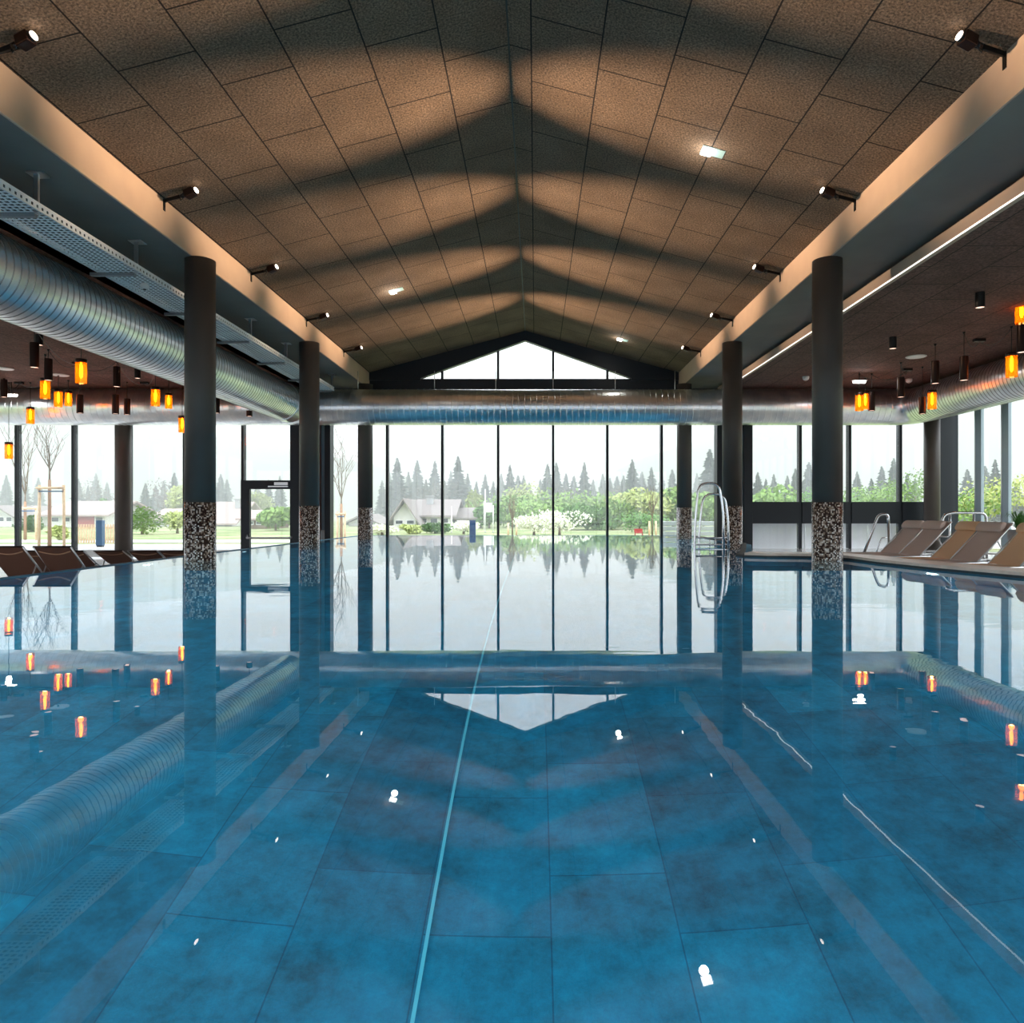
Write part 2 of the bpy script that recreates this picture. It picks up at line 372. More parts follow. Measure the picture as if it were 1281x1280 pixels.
# gable: transom and sloping frame
G = GY
struct(MB().box(XL-.05, XRt+.1, G-.10, G+.15, 5.36, 5.76).build('trim_6', M['frame']))
def gx(px): return (px-VX)*G/F
def gz(py): return CZ-(py-VY)*G/F
fr = MB()
ap_o = (gx(657), gz(413)); ap_i = (gx(657), gz(427))
fr.prism_y([(XR, ZRG+.1), (XL-.4, ZT), (XL-.4, 5.7), (gx(527), 5.7), (gx(527), gz(474)), (XR, ap_i[1])], G-.16, G+.1)
fr.prism_y([(XR, ZRG+.1), (XR, ap_i[1]), (gx(789), gz(474)), (gx(789), 5.7), (XRt+.4, 5.7), (XRt+.4, ZT)], G-.16, G+.1)
struct(fr.build('trim_7', M['frame'], recalc=True))

# ------------------------------------------------------------------ glazing
wn = [0]
def window(x0, x1, z0, z1, y, mull_right=True, mull_left=False, mw=.085, depth=.25, cross=(), sill=.0, mfront=0):
    wn[0] += 1
    e = thing('window_%d' % wn[0], ((x0+x1)/2, y, z0)); struct(e)
    cx = (x0+x1)/2; f = MB()
    if mull_left: f.box(x0-mw/2-cx, x0+mw/2-cx, -mfront, depth-mfront, 0, z1-z0)
    if mull_right: f.box(x1-mw/2-cx, x1+mw/2-cx, -mfront, depth-mfront, 0, z1-z0)
    f.box(x0+mw/2-cx, x1-mw/2-cx, 0, .1, z1-z0-.06, z1-z0)
    if sill: f.box(x0+mw/2-cx, x1-mw/2-cx, 0, .1, 0, sill)
    for (a, b) in cross: f.box(x0+mw/2-cx, x1-mw/2-cx, -.04, .14, a-z0, b-z0)
    f.build('frame', M['frame'], e)
    g = MB().quad((x0+mw/2-cx, .06, 0), (x1-mw/2-cx, .06, 0), (x1-mw/2-cx, .06, z1-z0), (x0+mw/2-cx, .06, z1-z0))
    g.build('pane', M['glass'], e)
    return e
ZG = 4.9
# middle bays, over the water
mp = [gx(p) for p in (484, 553, 623, 692, 760, 828)]
xs = [gx(412)] + mp + [gx(898)]
for a, b in zip(xs, xs[1:]):
    window(a, b, -.5, 5.36, G, mull_right=b < gx(890))
# gable lights
def gtop(x): 
    xa = gx(657)
    return gz(427) - (gz(427)-gz(474)) * abs(x-xa) / (xa-gx(527) if x < xa else gx(789)-xa)
gxs = [gx(527)] + [gx(p) for p in (553, 623, 692, 760)] + [gx(789)]
for a, b in zip(gxs, gxs[1:]):
    wn[0] += 1
    e = thing('window_%d' % wn[0], (0, G, 5.76)); struct(e)
    pts = [(a, 5.76), (b, 5.76), (b, gtop(b))]
    if a < gx(657) < b: pts.append((gx(657), gz(427)))
    pts.append((a, gtop(a)))
    pts = [p for i, p in enumerate(pts) if i == 0 or (abs(p[0]-pts[i-1][0]) + abs(p[1]-pts[i-1][1])) > .01]
    MB().poly([(p[0], .06, p[1]-5.76) for p in pts]).build('pane', M['glass'], e)
    if b < gx(780): MB().box(b-.04, b+.04, -.02, .2, 0, gtop(b)-5.76+.1).build('frame', M['frame'], e)
# posts beside the middle bays
struct(MB().box(gx(408.5), gx(415.5), G-.25, G+.2, -.5, 5.2).build('trim_8', M['frame']))
struct(MB().box(gx(401), gx(408.4), G-.05, G+.15, -.5, 5.2).build('trim_9', M['frame_light']))
struct(MB().box(gx(895), gx(901.5), G-.25, G+.2, -.5, 5.2).build('trim_10', M['frame']))
struct(MB().box(gx(901.6), gx(929), G-.02, G+.2, -.5, 5.2).build('wall_pier', M['frame_light']))
struct(MB().box(gx(929), gx(939.5), G-.2, G+.2, -.5, 5.2).build('trim_11', M['frame']))
# left bays with the door
LY = 25.7
def lx(px): return (px-VX)*LY/F
def lz(py): return CZ-(py-VY)*LY/F
lm = [WXL+.1, lx(-51), lx(19.5), lx(90.5), lx(160), lx(230), lx(303)]
for a, b in zip(lm, lm[1:]):
    window(a, b, DL, ZG, LY)
window(lx(303), lx(372), lz(601), ZG, LY, mw=.085)
struct(MB().box(lx(371), gx(401)+.05, LY-.05, G+.1, DL, 5.2).build('trim_12', M['red_refl']))
struct(MB().box(lx(364), lx(375), LY-.1, LY+.2, DL, 5.2).build('trim_13', M['frame']))
e = thing('wall_box', (gx(405), G-.06, gz(677)), 0, 'small white box on the pale post left of the far left column', 'box')
MB().box(-.12, .12, -.10, -.01, 0, .40).build('housing', M['plastic_w'], e, bevel=.01)
MB().box(-.08, .08, -.105, -.101, .05, .35).build('cover', M['white'], e)
# door
dr = struct(thing('door_1', (lx(337), LY, DL)))
def dxx(px): return lx(px)-lx(337)
dt = lz(601)-DL
f = MB().box(dxx(301.5), dxx(312.5), -.03, .12, 0, dt).box(dxx(363), dxx(371), -.03, .12, 0, dt).box(dxx(312.5), dxx(363), -.03, .12, lz(612)-DL, dt).box(dxx(312.5), dxx(363), -.03, .12, 0, .18)
f.build('frame', M['frame'], dr)
MB().quad((dxx(312.5), .04, .18), (dxx(363), .04, .18), (dxx(363), .04, lz(612)-DL), (dxx(312.5), .04, lz(612)-DL)).build('pane', M['glass'], dr)
zh = lz(673)-DL
h = MB().tube(fillet([(dxx(310), -.03, zh+.1), (dxx(310.5), -.12, zh), (dxx(312), -.14, zh), (dxx(364), -.14, zh), (dxx(365.5), -.12, zh), (dxx(365.5), -.03, zh+.1)], .05), .035, 8)
h.build('handle', M['rib'], dr)
MB().box(dxx(344), dxx(361), -.09, -.03, lz(607)-DL, lz(603.5)-DL).box(dxx(336), dxx(361), -.07, -.035, lz(609.5)-DL, lz(608)-DL).build('door_closer', M['alu'], dr)
# right bays: glass above and below a deep dark rail
rm = [gx(939.5), gx(1001.5), gx(1063.5), gx(1127), gx(1160)]
for a, b in zip(rm, rm[1:]):
    window(a, b, DR, ZG, G, mull_right=b < gx(1150), cross=((gz(655), gz(628)),), mw=.10)
struct(MB().box(gx(1159), WXR+.2, G-.1, G+.2, DR-.3, 5.2).build('wall_front_pier', M['frame']))
# right glass wall
def window_side(y0, y1, z0, z1, x, pw):
    wn[0] += 1
    e = struct(thing('window_%d' % wn[0], (x, y0, z0)))
    L = y1-y0
    MB().box(-.05, .05, 0, pw, 0, z1-z0).box(-.02, .06, pw, L, z1-z0-.08, z1-z0).box(-.02, .06, pw, L, 0, .08).build('frame', M['frame_light'], e)
    MB().box(-.06, .05, pw, pw+.04, 0, z1-z0).build('trim', M['alu'], e)
    MB().quad((.02, pw+.05, .08), (.02, L-.05, .08), (.02, L-.05, z1-z0-.08), (.02, pw+.05, z1-z0-.08)).build('pane', M['glass'], e)
y = GY-1.85
k = 0
while y > Y0+.5:
    window_side(y-.0, y+1.42 if k else GY-.15, DR-.2, ZG, WXR, .32); y -= 1.42; k += 1
struct(MB().box(WXR-.05, WXR+.2, Y0, GY, ZG, 5.4).build('wall_right', M['wall']))
# far left side: glazed too, outside the frame
y = Y0+.2
while y < LY-2:
    wn[0] += 1
    e = struct(thing('window_%d' % wn[0], (WXL, y, DL)))
    MB().box(-.1, .1, 0, .1, 0, ZG-DL).build('frame', M['frame'], e)
    MB().quad((0, .1, 0), (0, 2.5, 0), (0, 2.5, ZG-DL), (0, .1, ZG-DL)).build('pane', M['glass'], e)
    y += 2.5
struct(MB().box(WXL-.2, WXL+.05, Y0, GY, ZG, 5.4).build('wall_left', M['wall']))

# ------------------------------------------------------------------ pool
right_edge = [(7.2, -3.0), (7.2, 6.5), (6.9, 7.8), (6.33, 9.33), (5.95, 10.7), (5.7, 12.0), (5.66, 13.0), (5.5, 13.45), (5.0, 13.68), (4.4, 13.75), (4.05, 13.95), (4.0, 14.4), (4.3, 15.2), (5.0, 17.5), (5.62, 19.6), (5.75, 22), (5.75, 27.25)]
left_edge = [(-6.5, 27.25), (-6.8, 14.0), (-6.8, -3.0)]
outline = right_edge + left_edge
PZ = -2.2
wtr = MB().poly([(p[0], p[1], 0) for p in outline]).build('pool_water', M['water'])
tag(wtr, 'still blue swimming pool water filling the hall between both decks', 'water', kind='stuff')
struct(MB().box(-8.5, 8.5, -3.3, 27.4, PZ-.2, PZ).build('floor_pool', M['pooltile']))
# pool walls (thin shell standing on the outline)
def shell(name, pts, th, z0, z1, m):
    mb = MB()
    P2 = [Vector((p[0], p[1])) for p in pts]; off = []
    for i, p in enumerate(P2):
        a = P2[max(i-1, 0)]; b = P2[min(i+1, len(P2)-1)]; d = (b-a).normalized(); off.append(p + Vector((d.y, -d.x))*th)
    for i in range(len(P2)-1):
        a, b, c, d = P2[i], P2[i+1], off[i+1], off[i]
        mb.prism([a, d, c, b], z0, z1)
    return struct(mb.build(name, m, recalc=True))
shell('wall_pool_right', right_edge, .25, PZ, -.01, M['pooltile'])
shell('wall_pool_left', left_edge, .22, PZ, .004, M['pooltile'])
struct(MB().box(-6.5, 5.75, 27.25, 27.4, PZ, .006).build('wall_pool_far', M['pooltile']))
struct(MB().box(-7, 7.4, -3.3, -3.0, PZ, .05).build('wall_pool_near', M['pooltile']))
coping = shell('trim_14', right_edge[:11], .60, .035, .08, M['coping'])
shell('trim_19', right_edge[10:-1] + [(5.75, GY-.15)], .12, -.2, .03, M['wall'])
inner = [(p[0]+.03, p[1]+(.03 if 13.2 < p[1] < 14.5 else 0)) for p in right_edge[:-1]]
shell('trim_17', inner[:4], .3, -.2, .034, M['coping']); shell('trim_18', inner[3:12], .3, -.2, .034, M['wall'])
ln = MB().box(-.488, -.472, -2.8, 27, PZ+.001, PZ+.006).build('trim_16', mat('pale_joint', (.12, .55, .72), .6)); struct(ln)
# decks
struct(MB().box(WXL, -7.02, Y0, LY+.1, DL-.2, DL).build('floor_left', M['deck']))
rd = [(WXR, Y0), (WXR, GY), (6.3, GY), (6.3, 22), (6.1, 19.6), (5.5, 17.4), (4.9, 15.2), (4.75, 14.5), (5.6, 14.1), (6.1, 13.6), (6.25, 12), (6.45, 10.8), (6.85, 9.5), (7.4, 8), (7.74, 6.5), (7.74, Y0)]
struct(MB().prism(rd, DR-.2, DR).build('floor_right', M['deck'], recalc=True))

# unseen fill lamps added under water to light the pool floor
def pool_fill_lamp(p, d, label, E):
    e = thing('added_pool_light', p, 0, label, 'light', 'added fill lights, unseen, in the pool walls')
    d = Vector(d); 
    MB().cyl((0, 0, 0), d*.04, .14, 20).build('ring', M['steel'], e)
    MB().cyl(d*.041, d*.05, .11, 20).build('lens', mat('pool_fill_lens', (1, 1, 1), .3, emit=(.55, .9, 1), es=3) if 'pool_fill_lens' not in bpy.data.materials else bpy.data.materials['pool_fill_lens'], e)
    l = bpy.data.lights.new('pool_fill_lamp', 'AREA'); l.shape = 'DISK'; l.size = .22; l.energy = E; l.color = (.5, .94, 1)
    lo = bpy.data.objects.new('lamp_glow', l); col.objects.link(lo); lo.parent = e; lo.location = d*.07
    lo.rotation_euler = (d + Vector((0, 0, -.45))).to_track_quat('-Z', 'Y').to_euler()
for i_, y in enumerate((-2.0, 1.5, 5.0, 8.5, 12.5, 16.5, 20.5)):
    pool_fill_lamp((-6.8 if y < 14 else -6.72, y, -.75), (1, 0, 0), 'added unseen underwater fill light in the left pool wall, %s from the near end' % ORD[i_], POOL_FILL_E)
for i_, y in enumerate((-2.0, 1.5, 5.0)):
    pool_fill_lamp((7.2, y, -.75), (-1, 0, 0), 'added unseen underwater fill light in the right pool wall, %s from the near end' % ORD[i_], POOL_FILL_E)
for i_, (y, x) in enumerate(((10.7, 5.97), (20.5, 5.7), (24.5, 5.75))):
    pool_fill_lamp((x, y, -.75), (-1, 0, 0), 'added unseen underwater fill light in the right pool wall, %s from the near end' % ORD[i_+3], POOL_FILL_E*.9)
for i_, x in enumerate((-4.5, -1.5, 1.5, 4.5)):
    pool_fill_lamp((x, -3.0, -.75), (0, 1, 0), 'added unseen underwater fill light in the near end wall of the pool, %s from the left' % ORD[i_], POOL_FILL_E)

# ------------------------------------------------------------------ columns
def column(x, y, ztop, label, base=PZ, band=True):
    e = thing('column', (x, y, base), 0, label, 'column')
    zb = 1.04
    MB().rings([(0, 0, (zb if band else 0)-(base if band else 0)), (0, 0, ztop-base)], .26, 40, True).build('shaft', M['column'], e)
    if band:
        o = MB().rings([(0, 0, 0), (0, 0, zb-base)], .265, 40, True).build('mosaic_band', M['mosaic'], e)
    return e
D1, D2, D3 = 12.97, 19.25, 25.45
for px, D, lb in ((250.5, D1, 'thick dark round column nearest the viewer on the left, mosaic foot in the water'),
                  (387, D2, 'second dark round column on the left, mosaic foot, beside the glass door'),
                  (457, D3, 'far left dark round column with mosaic foot before the middle glazing'),
                  (1035, D1, 'thick dark round column nearest the viewer on the right, mosaic foot in the water'),
                  (916, D2, 'second dark round column on the right, in front of the tall ladder'),
                  (856, D3, 'far right dark round column with mosaic foot before the middle glazing')):
    column((px-VX)*D/F, D, ZB, lb)
column((154-VX)*25.2/F, 25.2, LOWZ, 'plain dark round column between the left windows behind the loungers', base=DL, band=False)
column((1166-VX)*25.6/F, 25.6, LOWZ, 'plain dark round column in the right corner of the hall', base=DR, band=False)

# ------------------------------------------------------------------ ventilation ducts
DZ = 4.44; DRd = .6
def duct_body(path_fn, length, rib, r=DRd, seg=48):
    """straight run along +Y of its own axis with raised ribs"""
    ys = []; rs = []; y = 0
    while y < length:
        ys += [y, y+rib-.05, y+rib-.035, y+rib-.015]; rs += [r, r, r+.012, r+.012]; y += rib
    return ys, rs
def duct_run(mb, p0, p1, rib, r=DRd, seg=48):
    p0 = Vector(p0); p1 = Vector(p1); L = (p1-p0).length; d = (p1-p0)/L
    y = 0; path = []; rad = []
    while y < L-rib:
        for o, q in ((0, r), (rib*.78, r), (rib*.82, r+.006), (rib*.93, r+.006), (rib*.97, r)):
            path.append(p0+d*(y+o)); rad.append(q)
        y += rib
    path.append(p1); rad.append(r)
    # flat normals between ribs
    base = len(mb.v); mb.rings(path, rad, seg, False)
e = thing('ventilation_duct', (-8.15, 0, DZ), 0, 'large round galvanised ventilation duct running along the left side ceiling', 'duct')
m = MB(); duct_run(m, (0, 0, 0), (0, -4.4, 0), .15); duct_run(m, (0, 23.0, 0), (0, 0, 0), .15); m.build('pipe', M['galv'], e, sharp=48)
m = MB(); m.rings([(0, 23.0, 0), (0, 23.05, 0), (0, 23.06, 0), (0, 23.5, 0), (0, 23.75, 0)], [DRd+.02, DRd+.02, DRd, DRd, DRd], 48, True); m.build('end_collar', M['galv'], e)
e = thing('ventilation_duct', (0, 24.42, DZ), 0, 'large round galvanised duct crossing the hall above the end windows', 'duct')
m = MB(); duct_run(m, (12.0, 0, 0), (WXL+.3, 0, 0), .2); m.build('pipe', M['galv'], e, sharp=48)
m = MB()
arc = [(12.0, 0, 0)] + [(12.0 + .75*math.sin(t), -.75+.75*math.cos(t), 0) for t in [R(k*15) for k in range(1, 7)]]
m.rings(arc, DRd+.006, 48, False); m.build('elbow', M['galv'], e)
for px in (447, 543, 620, 692, 770, 845, 1068): 
    x = (px-VX)*24.42/F
    MB().cyl((x, .1, DRd-.02), (x, .1, 1.25 if XL < x < XRt else LOWZ-DZ), .012, 6).build('hanger_rod', M['alu'], e)
e = thing('ventilation_duct', (12.75, 0, DZ), 0, 'large round galvanised ventilation duct along the right glass wall', 'duct')
m = MB(); duct_run(m, (0, 23.67, 0), (0, -4.4, 0), .15); m.build('pipe', M['galv'], e, sharp=48)

for o in list(bpy.data.objects):
    if o.name.startswith('pipe') and o.parent and o.parent.name.startswith('ventilation_duct'):
        o.data.materials.append(M['rib'])
        if abs(o.dimensions.x) > abs(o.dimensions.y): continue
        ax = 0 if abs(o.dimensions.x) > abs(o.dimensions.y) else 1
        for p_ in o.data.polygons:
            c = [Vector(o.data.vertices[v].co) for v in p_.vertices]
            if max(math.hypot(v[1-ax], v.z) for v in c) > DRd+.003: p_.material_index = 1
# ------------------------------------------------------------------ cable tray
tx0, tx1, tz = -7.33, -6.64, 4.88
e = thing('cable_tray', (-6.98, 0, tz), 0, 'perforated galvanised cable tray hung under the left soffit', 'cable tray')
m = MB(); hx = .345
for k in range(9):
    x = -hx + k*(2*hx/8); m.box(x-.014, x+.014, -4.5, 23.7, 0, .003)
y = -4.5
while y < 23.65:
    m.box(-hx, hx, y, y+.035, .0035, .006); y += .085
m.build('perforated_bottom', M['tray'], e)
m = MB()
for s in (-1, 1): 
    m.box(s*hx-.004, s*hx+.004, -4.5, 23.7, 0, .035).box(s*hx-.004, s*hx+.004, -4.5, 23.7, .075, .12)
    y = -4.5
    while y < 23.65: m.box(s*hx-.003, s*hx+.003, y, y+.06, .035, .075); y += .1
m.build('side_rim', M['tray'], e)
for D in (4.85, 7.25, 9.65, 12.05, 14.45, 16.85, 19.25, 21.65, 23.6):
    m = MB().box(.28, .31, D-.05, D+.03, -.02, ZB-tz-.01).box(.31, .34, D-.05, D-.02, -.02, ZB-tz-.01).box(.20, .42, D-.1, D+.1, ZB-tz-.02, ZB-tz-.006)
    hh = m.build('hanger', M['alu'], e)
    MB().box(-.47, .28, D-.03, D+.03, -.06, -.008).build('arm', M['rib'], hh)
cab = MB()
for k in range(5):
    x = -.2+.1*k; cab.tube([(x + .02*math.sin(j*1.3+k), -4.4+j*1.0, .02) for j in range(28)], .012, 6)
cab.build('cable', M['black'], e)
# small detector under the tray
p = P(181, 367, 12.6)
e = thing('smoke_detector', (p.x, p.y, tz-.007), 0, 'small white detector fixed under the cable tray left of the near column', 'detector')
MB().rings([(0, 0, 0), (0, 0, -.03), (0, 0, -.07), (0, 0, -.1)], [.05, .07, .07, .04], 16).build('housing', M['plastic_w'], e)
MB().cyl((0, 0, -.1), (0, 0, -.115), .025, 12).build('sensor', M['black'], e)

# ------------------------------------------------------------------ spotlights on the beams
names = ['nearest', 'second', 'third', 'fourth', 'fifth']
def spot(side, D, label):
    s = 1 if side == 'left' else -1        # pointing inward
    xb = XL if side == 'left' else XRt
    e = thing('spotlight', (xb, D, 5.93), 0, label, 'spotlight')
    ax = Vector((s*.35, -.12, .13))
    # arm: clamp on the beam face then flat bracket inward
    m = MB().box(min(0, s*.012), max(0, s*.012), -.03, .03, -.14, .04)
    m.build('clamp', M['black'], e)
    a0 = Vector((s*.006, 0, .02)); a1 = a0 + Vector((s*.36, -.10, .04))
    d = (a1-a0).normalized()
    mt = Matrix.Translation(a0) @ d.to_track_quat('X', 'Z').to_matrix().to_4x4()
    MB().box(0, .37, -.012, .012, -.028, .028, mt).build('arm', M['black'], e)
    MB().rings([a1-d*.05, a1+d*.02], .035, 12).rings([a1+Vector((0, 0, .0)), a1+Vector((s*.05, -.02, .07))], .03, 10).build('joint', M['black'], e)
    aim = Vector((s*1.0, -.26, .30)).normalized()
    c = a1 + Vector((s*.05, -.02, 0)); q = aim.to_track_quat('X', 'Z').to_matrix().to_4x4()
    mt = Matrix.Translation(c) @ q
    hd = MB().box(0, .17, -.065, .065, -.065, .065, mt); h = hd.build('head', M['darkbr'], e, bevel=.012)
    MB().rings([c+aim*.172, c+aim*.205], .055, 20).build('lens_ring', M['black'], e)
    MB().rings([c+aim*.2055, c+aim*.212], .047, 20).build('lens', M['lampwarm'], e)
    MB().tube([c+Vector((0, 0, .05)), c+Vector((-s*.05, 0, -.06)), a1-d*.05+Vector((0, 0, -.07)), a1-d*.08], .006, 6).build('cable', M['black'], e)
    l = bpy.data.lights.new('spot_lamp', 'SPOT'); l.energy = SPOT_E; l.color = (1, .70, .46); l.spot_size = R(25); l.spot_blend = 1.0; l.shadow_soft_size = .05
    lo = bpy.data.objects.new('lamp_glow', l); col.objects.link(lo); lo.parent = e; lo.location = c+aim*.24
    ld = Vector((s*1.0, -.10, .085)).normalized()
    lo.rotation_euler = ld.to_track_quat('-Z', 'Y').to_euler()
for i, D in enumerate((8.0, 11.75, 15.35, 19.05, 22.75)):
    for side in ('left', 'right'):
        spot(side, D, '%s black spotlight from the viewer on the %s beam' % (names[i], side))
for side in ('left', 'right'):
    spot(side, 4.3, 'black spotlight out of frame on the %s beam' % side)
    spot(side, .6, 'rear black spotlight out of frame on the %s beam' % side)

# ------------------------------------------------------------------ ceiling fixtures in the vault
def ray_vault(px, py):
    dx, dz = (px-VX)/F, -(py-VY)/F
    sl = (ZRG-(ZT-.08))/(XRt+.3-XR) if px > 657 else (ZRG-(ZT-.08))/(XR-(XL-.3))
    sg = -1 if px > 657 else 1
    # CZ + dz t = ZRG + sg*sl*(dx t - XR)
    t = (ZRG - sg*sl*XR - CZ)/(dz - sg*sl*dx)
    return Vector((dx*t, t, CZ+dz*t)), math.atan(sl)*(-sg)
for px, py, lb in ((886, 188, 'bright square safety light on the right ceiling slope nearest the viewer'),
                   (492, 364, 'bright square safety light on the left ceiling slope'),
                   (776, 424, 'bright square safety light low on the right slope near the gable')):
    p, a = ray_vault(px, py)
    e = thing('ceiling_light', p, 0, lb, 'ceiling light'); e.rotation_euler = (0, a, 0)
    MB().box(-.11, .26, -.12, .12, -.012, 0).build('mounting_plate', M['grey_green'], e)
    MB().box(-.10, .07, -.10, .10, -.05, -.0125).build('diffuser', M['lamp'], e, bevel=.01)
    l = bpy.data.lights.new('lamp', 'POINT'); l.energy = 9; l.color = (1, .95, .85); l.shadow_soft_size = .08
    lo = bpy.data.objects.new('lamp_glow', l); col.objects.link(lo); lo.parent = e; lo.location = (-.02, 0, -.2)

# ------------------------------------------------------------------ pendants
def amber(px, ytop, ybot, D, label):
    p = P(px, ytop, D); H = (ybot-ytop)*D/F
    e = thing('pendant_lamp', (p.x, p.y, LOWZ), 0, label, 'pendant lamp', 'amber glass pendant lamps')
    z1 = p.z-LOWZ; z0 = z1-H; r = H*.21
    MB().rings([(0, 0, 0), (0, 0, -.015), (0, 0, -.05)], [.035, .035, .012], 12).build('ceiling_cap', M['black'], e)
    MB().cyl((0, 0, z1), (0, 0, -.05), .008, 6).build('cord', M['black'], e)
    MB().rings([(0, 0, z1), (0, 0, z1-.01), (0, 0, z1-H*.16)], [r*.4, r*1.02, r*1.02], 24).build('socket', M['darkbr'], e)
    a, b = z1-H*.16, z0
    g = MB(); g.rings([(0, 0, a), (0, 0, b)], r, 28, False).rings([(0, 0, b), (0, 0, a)], r*.93, 28, False)
    g.build('glass_shade', M['amber'], e)
    MB().rings([(0, 0, a), (0, 0, a-H*.08), (0, 0, a-H*.2), (0, 0, a-H*.5), (0, 0, a-H*.62)], [r*.15, r*.2, r*.3, r*.3, r*.12], 14).build('bulb', M['bulb'], e)
    l = bpy.data.lights.new('amber_lamp', 'POINT'); l.energy = AMBER_E; l.color = (1, .52, .18); l.shadow_soft_size = .06
    lo = bpy.data.objects.new('lamp_glow', l); col.objects.link(lo); lo.parent = e; lo.location = (0, 0, a-H*.74)
    return e
for px, a, b, D, lb in (
    (101.5, 449, 480, 16.6, 'largest amber glass pendant lamp on the left, alone just below the duct'),
    (56.5, 473, 499, 19.2, 'amber glass pendant lamp partly hidden behind a black tube lamp on the left'),
    (73, 487, 509, 22.0, 'left one of two amber pendant lamps hanging close together at the far left'),
    (85.5, 489, 508, 22.9, 'right one of two amber pendant lamps hanging close together at the far left'),
    (38, 509, 530, 23.3, 'amber pendant lamp hanging in front of the crossing duct above the leftmost windows'),
    (11, 553, 574, 23.3, 'lowest amber pendant lamp, hanging in front of the leftmost window'),
    (194.5, 484, 508, 21.0, 'left one of two amber pendant lamps left of the near left column'),
    (211, 492, 511, 22.9, 'right one of two amber pendant lamps left of the near left column'),
    (228, 520, 541, 23.3, 'amber pendant lamp hanging lowest right beside the near left column'),
    (1075, 491, 514, 21.9, 'left one of two amber pendant lamps touching each other right of the near right column'),
    (1082.5, 489.5, 512, 22.6, 'right one of two amber pendant lamps touching each other right of the near right column'),
    (1166, 488, 512, 20.6, 'amber pendant lamp in front of the right duct beside a short black tube lamp'),
    (1265.5, 441, 472, 16.3, 'amber pendant lamp in front of the right duct near the right picture edge'),
    (1278, 371, 405, 14.8, 'highest amber pendant lamp at the right picture edge')):
    amber(px, a, b, D, lb)
def tube_lamp(px, ytop, ybot, D, label, surface=False):
    p = P(px, ytop, D); H = (ybot-ytop)*D/F
    e = thing('pendant_lamp' if not surface else 'ceiling_spotlight', (p.x, p.y, LOWZ), 0, label, 'pendant lamp' if not surface else 'ceiling lamp', 'black tube pendant lamps' if not surface else 'short black surface lamps')
    z1 = 0 if surface else p.z-LOWZ; z0 = z1-H; r = .095 if not surface else .085
    if not surface:
        MB().rings([(0, 0, 0), (0, 0, -.015), (0, 0, -.05)], [.035, .035, .012], 12).build('ceiling_cap', M['black'], e)
        MB().cyl((0, 0, z1), (0, 0, -.05), .008, 6).build('cord', M['black'], e)
    MB().rings([(0, 0, z1), (0, 0, z0)], r, 24, False).rings([(0, 0, z1), (0, 0, z1-.004)], r*.99, 24).rings([(0, 0, z0), (0, 0, z1)], r*.94, 24, False).build('tube', M['darkbr'] if not surface else M['black'], e)
    MB().cyl((0, 0, z0+.012), (0, 0, z0+.02), r*.93, 24).build('lens', M['tubeend'], e)
for px, a, b, D, lb in (
    (43, 429, 460, 16.3, 'large black tube pendant lamp under the left duct, highest on the left'),
    (60.5, 449, 476, 18.6, 'black tube pendant lamp covering the top of an amber lamp on the left'),
    (146, 459, 484, 20.0, 'black tube pendant lamp halfway between the left picture edge and the near left column'),
    (5, 475, 497, 22.6, 'black tube pendant lamp at the left picture edge'),
    (100, 494, 517, 22.0, 'black tube pendant lamp below the largest amber lamp on the left'),
    (144.5, 494, 518, 21.2, 'black tube pendant lamp just above the plain left column, left of a thinner one'),
    (159, 499, 519, 23.2, 'thinner black tube pendant lamp just right of another above the plain left column'),
    (271, 498, 517, 23.2, 'black tube pendant lamp peeking out right of the near left column'),
    (312, 514, 521, 23.3, 'tiny short black pendant lamp between the two left columns'),
    (1090.5, 491, 514, 21.8, 'black tube pendant lamp right beside the pair of amber lamps on the right'),
    (1127, 472, 497, 20.2, 'black tube pendant lamp second left of the right group in front of the duct corner'),
    (1154, 497, 518, 20.8, 'lowest black tube pendant lamp on the right, before the bright duct'),
    (1170, 452, 480, 18.0, 'black tube pendant lamp above the amber lamp before the right duct'),
    (1206, 446, 476, 16.8, 'black tube pendant lamp with a long cord right of centre of the right ceiling'),
    (1278.5, 407, 441, 14.8, 'black tube pendant lamp under the highest amber lamp at the right edge')):
    tube_lamp(px, a, b, D, lb)
for px, a, b, D, lb in (
    (49, 419, 432, 17.07, 'short black surface lamp on the ceiling under the left duct'),
    (172, 462, 474, 21.1, 'short black surface lamp on the left ceiling close to the duct underside'),
    (1226, 366, 385, 13.8, 'short black surface lamp nearest the viewer on the right ceiling'),
    (1117, 422, 436.5, 17.3, 'short black surface lamp second nearest on the right ceiling')):
    tube_lamp(px, a, b, D, lb, True)
for px, py, r, lb in ((75, 469, .25, 'round white ceiling speaker on the left ceiling above two amber lamps'),
                      (5, 461, .25, 'round white ceiling speaker at the left picture edge'),
                      (1146, 446, .26, 'round white ceiling speaker on the right ceiling')):
    D = (LOWZ-CZ)*F/(VY-py); p = P(px, py, D)
    e = thing('ceiling_speaker', (p.x, p.y, LOWZ), 0, lb, 'speaker')
    MB().rings([(0, 0, .0), (0, 0, -.012), (0, 0, -.02)], [r, r, r*.93], 32).build('rim', M['plastic_w'], e)
    MB().cyl((0, 0, -.0205), (0, 0, -.023), r*.85, 32).build('grille', M['white'], e)
